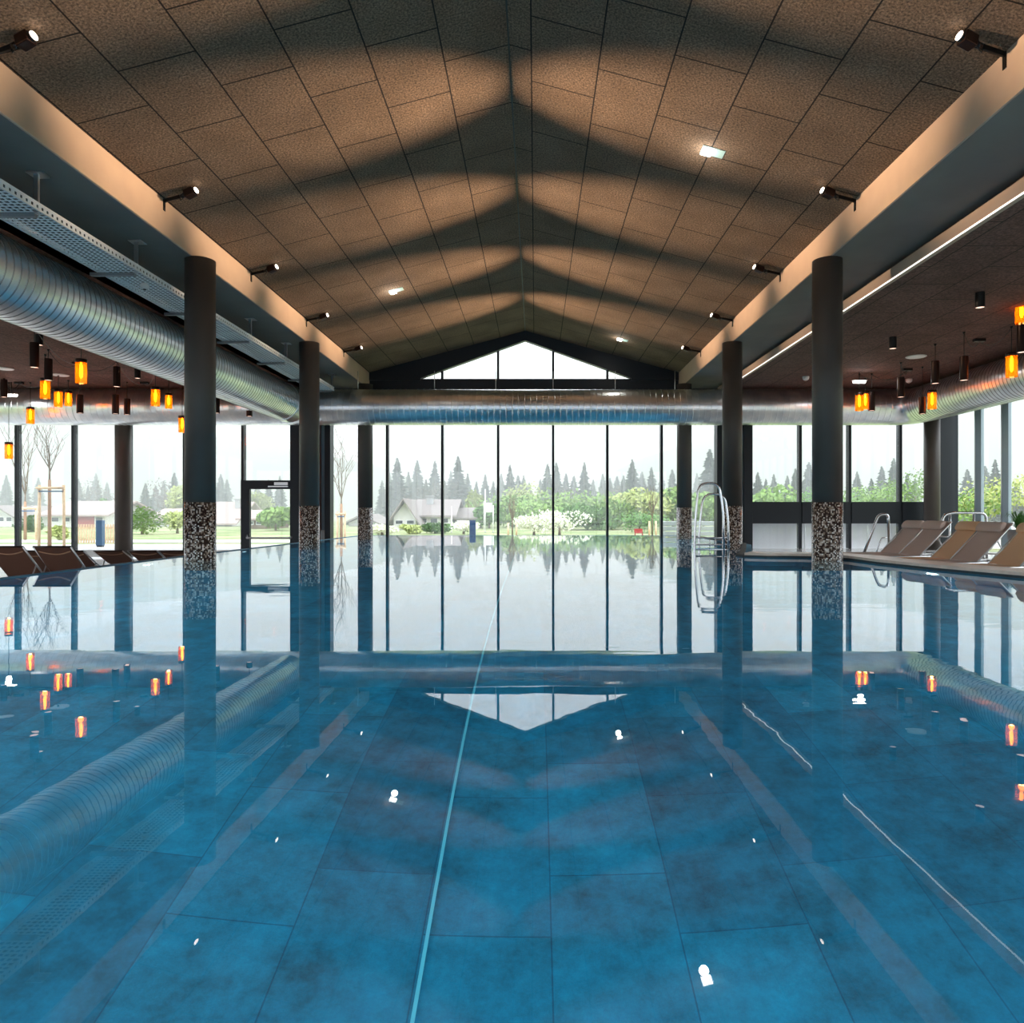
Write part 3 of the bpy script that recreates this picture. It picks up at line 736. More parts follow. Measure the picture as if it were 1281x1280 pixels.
for px, py, lb, tips in ((1225, 424, 'small black cable junction with swagged cords on the right ceiling', ((1206, 446, 16.8), (1265.5, 441, 16.3))),
                   (1135, 461, 'small black cable junction with cords above the right duct corner', ((1127, 472, 20.2), (1075, 491, 21.9), (1090, 491, 21.8))),
                   (181, 479, 'small black cable junction on the left ceiling beside two amber lamps', ((194.5, 484, 21.), (146, 459, 20.))),
                   (97, 453, 'small black cable junction behind the largest amber lamp on the left', ((60.5, 449, 18.6), (146, 459, 20), (43, 429, 16.3))),
                   (24, 478, 'small black cable junction near the left picture edge', ((5, 475, 22.6), (73, 487, 22)))):
    D = min((LOWZ-CZ)*F/(VY-py), 23.2); p = P(px, py, D)
    e = thing('cable_junction', (p.x, p.y, LOWZ), 0, lb, 'cable junction')
    MB().box(-.13, .13, -.06, .06, -.07, 0).build('housing', M['black'], e, bevel=.008)
    m = MB()
    for t in tips:
        q = P(*t); q.z = LOWZ-.02; q = q-Vector((p.x, p.y, LOWZ)); a = Vector((0, 0, -.06))
        m.tube([a.lerp(q, s/10)+Vector((0, 0, -.9*(s/10)*(1-s/10))) for s in range(11)], .007, 5)
    m.build('swagged_cord', M['black'], e)
for px, py, lb in ((1008, 475, 'white smoke detector left of the near right column on the ceiling'),
                   (1137, 478, 'white smoke detector above the right duct corner')):
    D = (LOWZ-CZ)*F/(VY-py+4); p = P(px, py, D)
    e = thing('smoke_detector', (p.x, p.y, LOWZ), 0, lb, 'detector')
    MB().rings([(0, 0, 0), (0, 0, -.05), (0, 0, -.09), (0, 0, -.12)], [.1, .1, .09, .05], 20).build('housing', M['plastic_w'], e)
    MB().cyl((0, 0, -.12), (0, 0, -.14), .03, 12).build('sensor', M['fascia'], e)
for px, py, D, lb in ((14, 495, 23.2, 'bright square safety light hanging at the far left above the duct'),
                      (1075, 478, 21.6, 'bright square safety light above the touching amber lamps on the right')):
    p = P(px, py, D)
    e = thing('safety_light', (p.x, p.y, LOWZ), 0, lb, 'ceiling light')
    z = p.z-LOWZ
    MB().cyl((0, 0, z+.05), (0, 0, 0), .012, 6).build('rod', M['black'], e)
    MB().box(-.22, .22, -.05, .05, z+.035, z+.055).build('mounting_plate', M['plastic_w'], e)
    MB().box(-.17, .17, -.05, .05, z-.03, z+.034).build('diffuser', M['lamp'], e, bevel=.01)
    l = bpy.data.lights.new('lamp', 'POINT'); l.energy = 6; l.shadow_soft_size = .08
    lo = bpy.data.objects.new('lamp_glow', l); col.objects.link(lo); lo.parent = e; lo.location = (0, -.1, z-.12)

# ------------------------------------------------------------------ loungers
def lounger(name, m_fab, label, group, pillow=None, deg=45, W=.36, SL=1.25):
    """origin on the floor under the back hinge; feet towards -Y, head towards +Y; back raised"""
    e = thing(name, (0, 0, 0), 0, label, 'lounger', group)
    bh = .40; ang = R(deg); Lb = .98
    top = Vector((0, Lb*math.cos(ang), bh+Lb*math.sin(ang)))
    fr = MB()
    for s in (-1, 1): fr.tube([(s*W, -SL, bh), (s*W, .75, bh)], .018, 8)
    fr.tube([(-W, -SL, bh), (W, -SL, bh)], .018, 8); fr.tube([(-W, .75, bh), (W, .75, bh)], .018, 8)
    fr.build('frame', M['alu'], e)
    for s in (-1, 1):
        for y in (-SL+.2, .6): MB().tube([(s*W, y, bh), (s*W, y+(.06 if y > 0 else -.06), 0)], .017, 8).build('leg', M['alu'], e)
    sh = MB(); sh.box(-W+.02, W-.02, -SL+.01, 0, bh+.004, bh+.016); sh.build('seat', m_fab, e)
    d = Vector((0, math.cos(ang), math.sin(ang))); nrm = Vector((0, -math.sin(ang), math.cos(ang)))
    mt = Matrix.Translation((0, 0, bh+.02)) @ Matrix.Rotation(ang, 4, 'X')
    bk = MB(); n = 8
    for k in range(n):
        t0, t1 = k/n, (k+1)/n
        s0, s1 = -.025*math.sin(math.pi*t0), -.025*math.sin(math.pi*t1)
        i = len(bk.v)
        for (t, s) in ((t0, s0), (t1, s1)):
            for x in (-W+.012, W-.012):
                for zz in (-.004, .006): bk.v.append(tuple(mt @ Vector((x, t*Lb, s+zz))))
        for q in ((1, 3, 7, 5), (0, 4, 6, 2), (0, 1, 5, 4), (3, 2, 6, 7)): bk.f.append(tuple(i+c for c in q)); bk.sm.append(False)
    b = bk.build('backrest', m_fab, e, recalc=True)
    for s in (-1, 1): MB().tube([mt @ Vector((s*W, 0, 0)), mt @ Vector((s*W, Lb, 0))], .014, 8).build('side_rail', M['alu'], e)
    MB().tube([mt @ Vector((-W, Lb, 0)), mt @ Vector((W, Lb, 0))], .014, 8).build('top_rail', M['darkbr'] if not pillow else M['alu'], e)
    for s in (-1, 1): MB().tube([mt @ Vector((s*W, Lb*.55, 0)), (s*W, .62, bh-.02)], .012, 6).build('support_strut', M['alu'], e)
    # curved headrest seam on the back of the fabric
    MB().tube([mt @ Vector((-W*.85+2*W*.85*k/12, Lb*(.90-.07*math.sin(math.pi*k/12)), -.015)) for k in range(13)], .012, 6).build('seam', M['piping'], e)
    if pillow:
        pl = MB(); ns = 10
        path = [(-W+.05, 0, 0), (-W+.08, 0, 0), (W-.08, 0, 0), (W-.05, 0, 0)]
        pl.rings(path, [.04, .075, .075, .04], 14, True)
        pl.v = [(x, y*1.5, z*.8) for x, y, z in pl.v]
        pl.v = [tuple(mt @ (Vector(v)+Vector((0, Lb*.84, .065)))) for v in pl.v]
        po = pl.build('pillow', pillow, e)
        sb = MB().box(-.09, -.06, Lb*.84, Lb+.02, .02, .026, mt).box(.06, .09, Lb*.84, Lb+.02, .02, .026, mt); sb.build('strap', M['black'], po)
    return e
# left row: backs to the viewer, looking out of the windows
lprot = {a: lounger('sun_lounger', M['fabric_brown'], 'x', 'brown loungers on the left deck', None, a, .30, .72) for a in (45, 33, 27)}
llabels = (((5, 686), 11.5, 45, 'brown lounger at the left picture edge, back towards the viewer, frontmost'),
           ((65, 686), 11.5, 45, 'brown lounger seen from behind in front of the staked young tree'),
           ((37, 692), 13.2, 33, 'brown lounger mostly hidden behind the gap of the two front loungers on the left'),
           ((84, 693), 13.2, 33, 'brown lounger showing a narrow strip right behind the second front lounger'),
           ((135, 693), 14.95, 27, 'brown lounger seen from behind left of the plain round column'),
           ((178, 694.5), 14.95, 27, 'brown lounger just showing its top left of the near left column'),
           ((217, 695), 14.95, 27, 'brown lounger whose top corner touches the near left column'))
used_l = set()
for (px, py), D, a, lb in llabels:
    o = copy_tree(lprot[a]) if a in used_l else lprot[a]; used_l.add(a)
    o['label'] = lb
    q = P(px, py, D)
    o.rotation_euler = (0, 0, R(180))      # head towards the viewer
    o.location = (q.x, q.y+.98*math.cos(R(a)), DL)
# right row
rprot = {}
for i, (px, py, D, fab, pil, rz, lb) in enumerate((
    (1150, 658.5, 16.1, 'taupe', 'taupe', -84, 'taupe lounger with pillow furthest left in the right row, by the stair rail'),
    (1176, 660, 15.3, 'taupe', 'taupe', -84, 'taupe lounger with pillow second from the left in the right row'),
    (1221, 661, 14.2, 'tan', 'tan', -84, 'tan lounger with tan pillow in the middle of the right row'),
    (1249, 660.5, 13.37, 'taupe', 'taupe', -84, 'taupe lounger with dark pillow beside the tan one, right row'),
    (1303, 662, 12.3, 'tan', 'tan', -84, 'tan lounger at the right picture edge'))):
    key = (fab, pil)
    if key not in rprot:
        rprot[key] = lounger('sun_lounger', M['fabric_'+fab], 'x', 'loungers on the right deck', M['fabric_'+pil]); o = rprot[key]
    else: o = copy_tree(rprot[key])
    o['label'] = lb; q = P(px, py, D)
    o.rotation_euler = (0, 0, R(rz)); v = Matrix.Rotation(R(rz), 3, 'Z') @ Vector((0, .693, 0))
    o.location = (q.x-v.x, q.y-v.y, DR)

# ------------------------------------------------------------------ ladders and rails
def bent(pts, r=.022, f=.18): return MB().tube(fillet(pts, f, 6), r, 10)
# tall pool ladder beside the second right column
LD = 18.0
e = thing('pool_ladder', (4.35, LD, 0), 0, 'tall steel pool ladder with looped rails left of the second right column', 'ladder')
def lp(px, py, dy=0): 
    q = P(px, py, LD+dy); return q-Vector((4.35, LD, 0))
bent([lp(869, 684)+Vector((0, 0, -.8)), lp(868.5, 684), lp(870, 650), lp(874, 605), lp(899, 604), lp(905, 640), lp(906, 690)+Vector((0, 0, -.5))], .03, .3).build('rail', M['steel'], e)
bent([lp(874.5, 684, .35)+Vector((0, 0, -.8)), lp(874, 684, .35), lp(876, 650, .35), lp(880, 618, .35), lp(906, 618, .35), lp(911, 648, .35), lp(912, 690, .35)+Vector((0, 0, -.5))], .03, .3).build('rail', M['steel'], e)
for z in (.06, -.25, -.55):
    MB().box(lp(870, 680).x, lp(909, 680).x, -.02, .4, z-.02, z+.02).build('step', M['steel'], e, bevel=.01)
MB().tube([lp(869, 673), lp(909, 673)], .02, 8).build('crossbar', M['steel'], e)
for px in (888, 895): MB().tube([lp(px, 673), lp(px, 684)], .014, 8).build('upright', M['steel'], e)
# stair rails on the right
def rel(o, pts): return [Vector(p)-Vector(o) for p in pts]
o0 = P(1094, 690, 16.5); o0.z = DR
e = thing('stair_handrail', o0, 0, 'slanted steel stair handrail left of the right loungers', 'handrail')
bent(rel(o0, [(*P(1073, 696, 16.5).xy, DR), P(1099, 644, 16.5), P(1111, 643, 16.5), P(1112.5, 690, 16.5)]), .03, .2).build('rail', M['steel'], e)
bent(rel(o0, [(*P(1089, 696, 17.2).xy, DR), P(1103, 673, 17.2), P(1112, 673, 17.2)]), .018, .05).build('lower_rail', M['steel'], e)
o0 = P(1200, 690, 15.9); o0.z = DR
e = thing('stair_handrail', o0, 0, 'long steel handrail with posts behind the right loungers', 'handrail')
bent(rel(o0, [P(1172, 676, 15.9), P(1181, 644, 15.9), P(1192, 641.5, 15.9), P(1234, 642, 15.9), (*P(1234.5, 690, 15.9).xy, DR)]), .028, .15).build('rail', M['steel'], e)
MB().tube(rel(o0, [P(1218, 642, 15.9), (*P(1218, 690, 15.9).xy, DR)]), .022, 8).build('post', M['steel'], e)
bent(rel(o0, [(*P(1172, 697, 15.9).xy, DR), P(1188, 671.5, 15.9), P(1188.5, 643, 15.9)]), .025, .1).build('post', M['steel'], e)
MB().tube(rel(o0, [P(1175, 671, 15.9), P(1203, 672, 15.9)]), .022, 8).build('lower_rail', M['steel'], e)
# pots, planter, table
q = P(1165.5, 697, 17.2)
e = thing('plant_pot', (q.x, q.y, DR), 0, 'dark grey round tub behind the right loungers', 'pot')
MB().rings([(0, 0, 0), (0, 0, .04), (0, 0, .34), (0, 0, .38), (0, 0, .34)], [.12, .15, .2, .2, .17], 24).build('tub', M['concrete'], e)
q = P(1275, 690, 16.5)
e = thing('potted_fern', (q.x, q.y, DR), 0, 'green grassy fern in a tall grey planter at the right edge', 'plant')
MB().rings([(0, 0, 0), (0, 0, .9), (0, 0, .92)], [.17, .24, .21], 24).build('planter', M['concrete'], e)
m = MB()
for k in range(170):
    a = rnd.uniform(0, 2*math.pi); rr = rnd.uniform(.15, .42); hh = rnd.uniform(.1, .42); wd = .012
    pts = [Vector((math.cos(a)*rr*t, math.sin(a)*rr*t, .9+hh*math.sin(t*2.3)*1.1)) for t in (0, .3, .6, .85, 1)]
    s = Vector((-math.sin(a), math.cos(a), 0))*wd
    for i in range(4):
        f0, f1 = 1-i/4.5, 1-(i+1)/4.5
        m.quad(pts[i]-s*f0, pts[i]+s*f0, pts[i+1]+s*f1, pts[i+1]-s*f1, True)
m.build('fronds', M['fern'], e)
q = P(1262, 687, 14.6)
e = thing('side_table', (q.x, q.y, DR), 0, 'low table with pale round top between the right loungers', 'table')
MB().cyl((0, 0, .46), (0, 0, .49), .42, 32).build('table_top', M['alu'], e)
for k in range(4):
    a = k*math.pi/2+.5; MB().tube([(math.cos(a)*.1, math.sin(a)*.1, .46), (math.cos(a)*.33, math.sin(a)*.33, 0)], .014, 8).build('leg', M['alu'], e)

# ------------------------------------------------------------------ outdoors
GZ = -.5
struct(MB().box(-400, 400, 27.4, 420, GZ-.3, GZ-.02).build('ground_meadow', M['grass']))
struct(MB().box(-60, -6.75, 26.2, 31.2, GZ-.25, GZ+.0).build('ground_path', M['gravel']))
struct(MB().box(-90, -8, 33.0, 36.5, GZ-.25, GZ+.004).build('ground_road', M['gravel']))
struct(MB().box(-60, WXL-.1, -20, 27.3, GZ-.25, GZ-.03).build('ground_side_left', M['grass']))
struct(MB().box(WXR+.2, 60, -20, 27.3, GZ-.25, GZ-.03).build('ground_side_right', M['grass']))
# hills
def hill(name, y, pts, depth):
    n = len(pts); mb = MB()
    for k in range(n-1):
        (xa, za), (xb, zb) = pts[k], pts[k+1]
        for j in range(6):
            t0, t1 = j/6, (j+1)/6
            mb.quad((xa, y+depth*t0, GZ+za*math.sin(t0*math.pi/2)), (xb, y+depth*t0, GZ+zb*math.sin(t0*math.pi/2)), (xb, y+depth*t1, GZ+zb*math.sin(t1*math.pi/2)), (xa, y+depth*t1, GZ+za*math.sin(t1*math.pi/2)), True)
    return struct(mb.build(name, M['hill']))
def hp(D, lst): return [((px-VX)*D/F, (VY-py)*D/F) for px, py in lst]
hill('hill', 230, hp(290, [(-400, 480), (-150, 500), (0, 505), (120, 520), (250, 540), (380, 560), (470, 578), (540, 605), (620, 640)]), 60)
hill('hill', 240, hp(300, [(700, 640), (740, 600), (800, 570), (880, 545), (960, 520), (1080, 530), (1250, 500), (1600, 480)]), 60)

def leaf_cloud(n, rx, ry, rz, size, seed, cz, shell=.55, lumps=7):
    r = random.Random(seed); m = MB(); cs = []
    for k in range(lumps):
        cs.append((Vector((r.uniform(-.5, .5)*rx, r.uniform(-.5, .5)*ry, cz+r.uniform(-.45, .45)*rz)), r.uniform(.45, .7)))
    for k in range(n):
        c, q = cs[k % lumps]
        while True:
            v = Vector((r.gauss(0, 1), r.gauss(0, 1), r.gauss(0, 1)))
            if v.length > .1: break
        v.normalize(); rad = r.uniform(shell, 1)
        p = c+Vector((v.x*rx*q*rad, v.y*ry*q*rad, v.z*rz*q*rad))
        a = Vector((r.uniform(-1, 1), r.uniform(-1, 1), r.uniform(-1, 1))).normalized(); b = a.orthogonal().normalized()
        s = size*r.uniform(.6, 1.3); m.quad(p-a*s, p-b*s*.6, p+a*s, p+b*s*.6)
    return m
def conifer_mesh(seed, H=12., W=2.3, dens=1.0):
    r = random.Random(seed); m = MB(); z = H*.06; 
    while z < H*.985:
        t = 1-z/H; rad = W*(t**.85)*r.uniform(.85, 1.1)+.1
        nb = max(6, int((13*t+6)*dens)); off = r.uniform(0, 6)
        for k in range(nb):
            a = off+2*math.pi*k/nb+r.uniform(-.2, .2); L = rad*r.uniform(.5, 1.15); droop = L*r.uniform(.12, .5)
            d = Vector((math.cos(a), math.sin(a), 0)); s = Vector((-d.y, d.x, 0)); wd = .10+L*.17
            p0 = Vector((0, 0, z)); p1 = d*L*.55+Vector((0, 0, z-droop*.35)); p2 = d*L+Vector((0, 0, z-droop+.1*L))
            m.quad(p0, p1-s*wd, p2, p1+s*wd)
            m.quad(p0+Vector((0, 0, .03)), p1+Vector((0, 0, -wd*.9)), p2, p1+Vector((0, 0, wd*.4)))
        z += H*.022*(.55+t)
    return m
con = []
for k in range(5):
    e = thing('conifer', (0, 0, GZ), 0, 'x', 'tree')
    conifer_mesh(20+k, 12, 3.1+.45*(k % 3)).build('crown', M['fir'] if k % 2 else M['fir2'], e)
    MB().rings([(0, 0, 0), (0, 0, 11.6)], [.2, .02], 8).build('trunk', M['bark'], e)
    con.append(e)
used = set()
def conifer(px, py, D, label, group=None, wide=1.0):
    k = rnd.randrange(5)
    if k in used: o = copy_tree(con[k])
    else: o = con[k]; used.add(k)
    H = (VY-py)*D/F+CZ-GZ; s = H/12
    o.location = ((px-VX)*D/F, D, GZ); o.scale = (s*wide, s*wide, s); o.rotation_euler = (0, 0, rnd.uniform(0, 6)); o['label'] = label
    if group: o['group'] = group
    elif 'group' in o: del o['group']
    return o
CG = 'conifers in the misty tree line'
for px, py, D, lb in (
    (497, 571, 105, 'slim grey conifer above the left end of the chalet roof'),
    (522, 574, 118, 'slim conifer above the chalet roof, left of the middle mullions'),
    (544, 575, 118, 'tall misty conifer above the middle of the chalet'),
    (573, 569, 100, 'tallest pointed conifer above the right end of the chalet roof'),
    (607, 592, 112, 'rounded low conifer right above the chalet annex'),
    (638, 580, 100, 'conifer standing alone just right of the third mullion'),
    (731, 577, 98, 'broad tall conifer in the middle of the fourth pane'),
    (685, 579, 104, 'conifer partly behind the fourth mullion, left side'),
    (696, 577, 108, 'conifer partly behind the fourth mullion, right side'),
    (791, 573, 98, 'broad tall conifer in the right of the sixth pane'),
    (815, 583, 104, 'smaller conifer right of the broad one in the sixth pane'),
    (841, 586, 108, 'small conifer left of the far right column'),
    (888, 560, 84, 'tall pale conifer between far right column and the ladder')):
    conifer(px, py, D, lb)
for i_, px in enumerate((478, 487, 511, 533, 556, 564, 585, 596, 617, 627, 648, 655, 662, 676, 708, 718, 742, 754, 763, 772, 780, 803, 828, 850, 872, 880, 898)):
    conifer(px, rnd.uniform(586, 603), rnd.uniform(112, 140), 'hazy small conifer in the misty tree line, %s from the far left column' % ORD[i_], CG)
for i_, px in enumerate((8, 30, 48, 98, 110, 120, 134, 182, 195, 205, 218, 276, 284, 322, 336, 350)):
    conifer(px, rnd.uniform(588, 608), rnd.uniform(105, 130), 'faint misty conifer behind the left houses, %s from the left picture edge' % ORD[i_], 'conifers behind the left houses')
for i_, px in enumerate((948, 958, 968, 985, 995, 1012, 1072, 1090, 1103, 1118, 1135, 1145, 1210, 1232, 1245, 1272, 1290, 1320)):
    conifer(px, rnd.uniform(570, 600), rnd.uniform(70, 100), 'faint misty conifer beyond the right windows, %s from the second right column' % ORD[i_], 'conifers beyond the right windows')

def bush(px, pyt, D, rx, H, m_, name, label, group=None, seed=0, n=1500, size=.14, trunk=True):
    e = thing(name, ((px-VX)*D/F, D, GZ), rnd.uniform(0, 6), label, 'bush' if name != 'deciduous_tree' else 'tree', group)
    lift = H*.12 if name != 'deciduous_tree' else H*.28
    leaf_cloud(n, rx, rx*.9, (H-lift)*.62, size, seed, lift+(H-lift)*.5).build('foliage', m_, e)
    if trunk: MB().rings([(0, 0, 0), (0, 0, H*.6)], [.08+H*.01, .03], 8).build('trunk', M['bark'], e)
    return e
def HH(py, D): return (VY-py)*D/F+CZ-GZ
i = 0
for px, py, D, rx, mm, nm, lb in (
    (655, 607, 88, 2.6, 'leaf_yellow', 'deciduous_tree', 'pale green budding tree left of the fourth mullion'),
    (640, 620, 72, 2.2, 'leaf', 'deciduous_tree', 'green round tree right of the chalet annex'),
    (612, 632, 64, 1.6, 'leaf_dark', 'shrub', 'dark green shrub beside the chalet annex'),
    (670, 628, 66, 3.0, 'leaf', 'shrub', 'green hedge mass behind the white blossom bushes'),
    (705, 634, 60, 2.6, 'leaf', 'shrub', 'green hedge between the two white blossom bushes and the fifth pane'),
    (735, 632, 58, 2.8, 'leaf_dark', 'shrub', 'broad green hedge filling the fifth pane'),
    (765, 628, 60, 2.8, 'leaf', 'shrub', 'green hedge behind the fifth mullion'),
    (790, 618, 66, 2.6, 'leaf_yellow', 'deciduous_tree', 'light green tree in the sixth pane'),
    (812, 612, 60, 2.2, 'leaf_yellow', 'deciduous_tree', 'light green tree behind the small staked tree on the right'),
    (800, 643, 50, 2.0, 'leaf_dark', 'shrub', 'low dark green hedge left of the staked tree on the right'),
    (842, 612, 62, 2.4, 'leaf', 'deciduous_tree', 'fresh green tree left of the far right column'),
    (880, 620, 60, 2.6, 'leaf', 'deciduous_tree', 'fresh green tree behind the pool ladder'),
    (595, 616, 84, 1.2, 'leaf_yellow', 'deciduous_tree', 'yellowish tree above the chalet roof ridge'),
    (668, 648, 44, 1.3, 'blossom', 'shrub', 'white blossoming bush left of the fourth mullion'),
    (700, 641, 44, 1.9, 'blossom', 'shrub', 'white blossoming bush right of the fourth mullion'),
    (580, 650, 46, 1.2, 'blossom', 'shrub', 'white blossoming bush before the right half of the chalet'),
    (478, 655, 44, 1.0, 'blossom', 'shrub', 'white blossoming bush beside the far left column'),
    (545, 655, 48, 1.2, 'leaf_dark', 'shrub', 'green bush before the left half of the chalet'),
    (513, 657, 47, .9, 'leaf_yellow', 'shrub', 'yellow green bush under the chalet gable'),
    (178, 636, 46, 1.5, 'leaf', 'shrub', 'sparse light green young bush right of the plain column'),
    (222, 640, 48, 1.1, 'leaf_yellow', 'shrub', 'sparse yellow green bush left of the near left column'),
    (130, 624, 75, 1.4, 'leaf_dark', 'shrub', 'dark green tree at the right end of the left house roof'),
    (75, 655, 36, .5, 'leaf_yellow', 'shrub', 'thin sapling between the stakes and the fence'),
    (39, 645, 52, 1.2, 'leaf_dark', 'shrub', 'green bush between the two pairs of stakes'),
    (345, 634, 56, 2.0, 'leaf', 'shrub', 'green bush seen through the glass door'),
    (325, 612, 90, 2.4, 'leaf_yellow', 'deciduous_tree', 'pale tree seen in the upper door glass'),
    (960, 612, 56, 2.8, 'leaf', 'deciduous_tree', 'pale green tree in the first upper right pane'),
    (1030, 608, 52, 2.8, 'leaf_dark', 'deciduous_tree', 'green tree behind the near right column'),
    (1095, 602, 52, 3.0, 'leaf', 'deciduous_tree', 'green tree in the third upper right pane'),
    (1145, 590, 50, 2.6, 'leaf', 'deciduous_tree', 'green tree left of the right corner pier'),
    (1215, 612, 42, 2.8, 'leaf', 'deciduous_tree', 'green tree beyond the right glass wall'),
    (1262, 600, 40, 3.0, 'leaf_yellow', 'deciduous_tree', 'light green tree beyond the right glass wall near the picture edge'),
    (205, 600, 85, 2.6, 'twig', 'deciduous_tree', 'grey leafless tree between the plain column and the near left column'),
    (228, 606, 80, 2.4, 'leaf_yellow', 'deciduous_tree', 'yellow green tree just left of the near left column'),
    (120, 600, 95, 3.0, 'twig', 'deciduous_tree', 'grey leafless tree above the left house'),
    (530, 605, 96, 3.2, 'twig', 'deciduous_tree', 'grey leafless tree above the chalet gable'),
    (560, 602, 100, 3.0, 'twig', 'deciduous_tree', 'grey leafless tree above the chalet chimney'),
    (710, 610, 94, 3.0, 'twig', 'deciduous_tree', 'grey leafless tree left of the broad conifer'),
    (768, 606, 94, 3.4, 'twig', 'deciduous_tree', 'grey leafless tree behind the fifth mullion')):
    i += 1; H = HH(py, D)
    bush(px, py, D, rx, H, M[mm], nm, lb, seed=100+i, n=(900 if mm == 'twig' else 1500) if D > 50 else 1300,
         size=(.2 if mm != 'twig' else .09) if D > 55 else (.10 if mm != 'blossom' else .075))
# hedge run behind, continuous
hd = leaf_cloud(9000, 13, 2.0, 2.2, .2, 5, 1.6, .3, 40).build('hedge', M['leaf'])
hd.location = ((745-VX)*70/F, 72, GZ); tag(hd, 'long clipped green hedge behind the blossoming bushes', 'hedge', kind='stuff')

# bare young trees with stakes
def bare_tree(px, D, ytop, ywrap, label, seed, spread=1.0, wrap=True, green=False):
    r = random.Random(seed); H = HH(ytop, D)
    e = thing('young_tree', ((px-VX)*D/F, D, GZ), 0, label, 'tree')
    m = MB(); zf = HH(ywrap, D)
    m.rings([(0, 0, 0), (0, 0, zf), (0, 0, zf*1.15)], [.045, .035, .03], 8)
    def br(p, d, L, rad, lev):
        pts = [p]; q = p
        for k in range(4):
            d = (d+Vector((r.uniform(-.12, .12), r.uniform(-.12, .12), .12))).normalized(); q = q+d*L/4; pts.append(q)
        m.rings(pts, [rad, rad*.85, rad*.7, rad*.55, rad*.35], 5, False)
        if lev > 0:
            for k in range(4):
                s = pts[1+k % 4]; a = r.uniform(0, 6.3)
                br(s, (d*.7+Vector((math.cos(a), math.sin(a), .35))*.7*spread).normalized(), L*.55, rad*.5, lev-1)
    L = (H-zf*1.15)
    for k in range(5):
        a = k*1.3+r.uniform(-.3, .3); sp = .45*spread if k else .05
        br(Vector((0, 0, zf*(1.02+.03*k))), Vector((math.cos(a)*sp, math.sin(a)*sp, 1)).normalized(), L*r.uniform(.75, 1), .024, 2)
    m.build('branches', M['bark'], e)
    if wrap: MB().rings([(0, 0, .02), (0, 0, zf*.95)], [.075, .06], 10).build('trunk_matting', M['matting'], e)
    return e
def stakes(px0, px1, D, ytop, label, bars=True, ybar=None):
    H = HH(ytop, D); x0 = (px0-VX)*D/F; x1 = (px1-VX)*D/F; c = (x0+x1)/2
    e = thing('tree_stake_frame', (c, D-.12, GZ), 0, label, 'tree stakes')
    for x in (x0-c, x1-c): MB().rings([(x*1.04, 0, 0), (x, 0, H)], .055, 10).build('stake', M['wood_light'], e)
    if bars:
        MB().rings([(x0-c-.08, -.07, H-.12), (x1-c+.08, -.07, H-.12)], .05, 10).build('crossbar', M['wood_light'], e)
        MB().box(x0-c, x1-c, -.07, -.02, H-.28, H-.23).build('strap', M['blue'], e)
    return e
bare_tree(62, 29.2, 531, 596, 'bare young tree with matted trunk between two tall stakes', 3)
stakes(52, 82, 29.2, 607, 'tall pale stake frame around the bare young tree on the left')
bare_tree(31.5, 36.0, 536, 625, 'second bare young tree standing further left behind the stakes', 8, .7)
stakes(28, 47, 36.0, 633, 'shorter pale stake frame around the second young tree far left')
bare_tree(427, 36.0, 560, 628, 'thin young tree with stakes left of the far left column', 12, .9)
stakes(423, 432, 36.0, 640, 'narrow pale stake frame left of the far left column')
bare_tree(641, 40.0, 628, 655, 'small staked young tree beside the third mullion', 14, .6, False)
stakes(636, 646, 40.0, 654, 'three short pale stakes beside the third mullion', False)
bare_tree(816, 40.0, 618, 650, 'small staked young tree left of the sixth mullion', 15, .6, False)
stakes(812, 820, 40.0, 652, 'short pale stakes left of the sixth mullion', False)

# wooden fence and blue pillar
D = 31.5
for (pa, pb, lb) in ((94, 118, 'pale wooden picket fence left of the blue grey pillar'), (131, 146, 'pale wooden picket fence right of the blue grey pillar')):
    xa, xb = (pa-VX)*D/F, (pb-VX)*D/F
    e = thing('picket_fence', (xa, D, GZ), 0, lb, 'fence'); H = HH(656, D)
    m = MB(); x = 0
    while x < xb-xa: m.box(x, x+.07, -.02, 0, .03, H); x += .115
    m.build('pickets', M['wood_light'], e)
    MB().box(0, xb-xa, .001, .04, .15, .22).box(0, xb-xa, .001, .04, H-.2, H-.12).build('rail', M['wood_light'], e)
def pillar(px0, px1, ytop, D, m_, label):
    H = HH(ytop, D); x0 = (px0-VX)*D/F; x1 = (px1-VX)*D/F
    e = thing('pillar_sign', ((x0+x1)/2, D, GZ), 0, label, 'pillar'); w_ = (x1-x0)/2
    MB().box(-w_, w_, -.1, .1, .05, H).build('panel', m_, e, bevel=.01); MB().box(-w_*.8, w_*.8, -.08, .08, 0, .05).build('foot', M['black'], e)
pillar(121.5, 129.5, 651, 28.8, M['blue'], 'blue grey upright pillar before the picket fence')
pillar(587.5, 595, 651, 33, M['blue_dk'], 'navy blue upright pillar in front of the chalet annex')
# white slatted stack on the right outside
D = 29.0
xa, xb = (829-VX)*D/F, (925-VX)*D/F
e = thing('slatted_screen', (xa, D, GZ), 0, 'white horizontally slatted screen outside behind the far right column', 'screen')
H = HH(652, D); m = MB()
for k in range(5): m.box(0, xb-xa, -.05, .15, k*H/5+.02, (k+1)*H/5-.015)
m.build('slat_panel', M['whiteply'], e, bevel=.01)
for x in (0.1, xb-xa-.1): MB().box(x-.04, x+.04, .16, .22, 0, H).build('post', M['alu'], e)
D = 27.0
e = thing('privacy_screen', (gx(935), D, GZ), 0, 'long white screen outside behind the low right hand windows', 'screen')
H = HH(653, D); L = 14
for k in range(6): MB().box(k*L/6+.02, (k+1)*L/6-.02, -.03, .03, .02, H).build('panel', M['whiteply'], e)
for k in range(7): MB().box(k*L/6-.02, k*L/6+.02, -.05, .05, 0, H+.02).build('post', M['alu'], e)
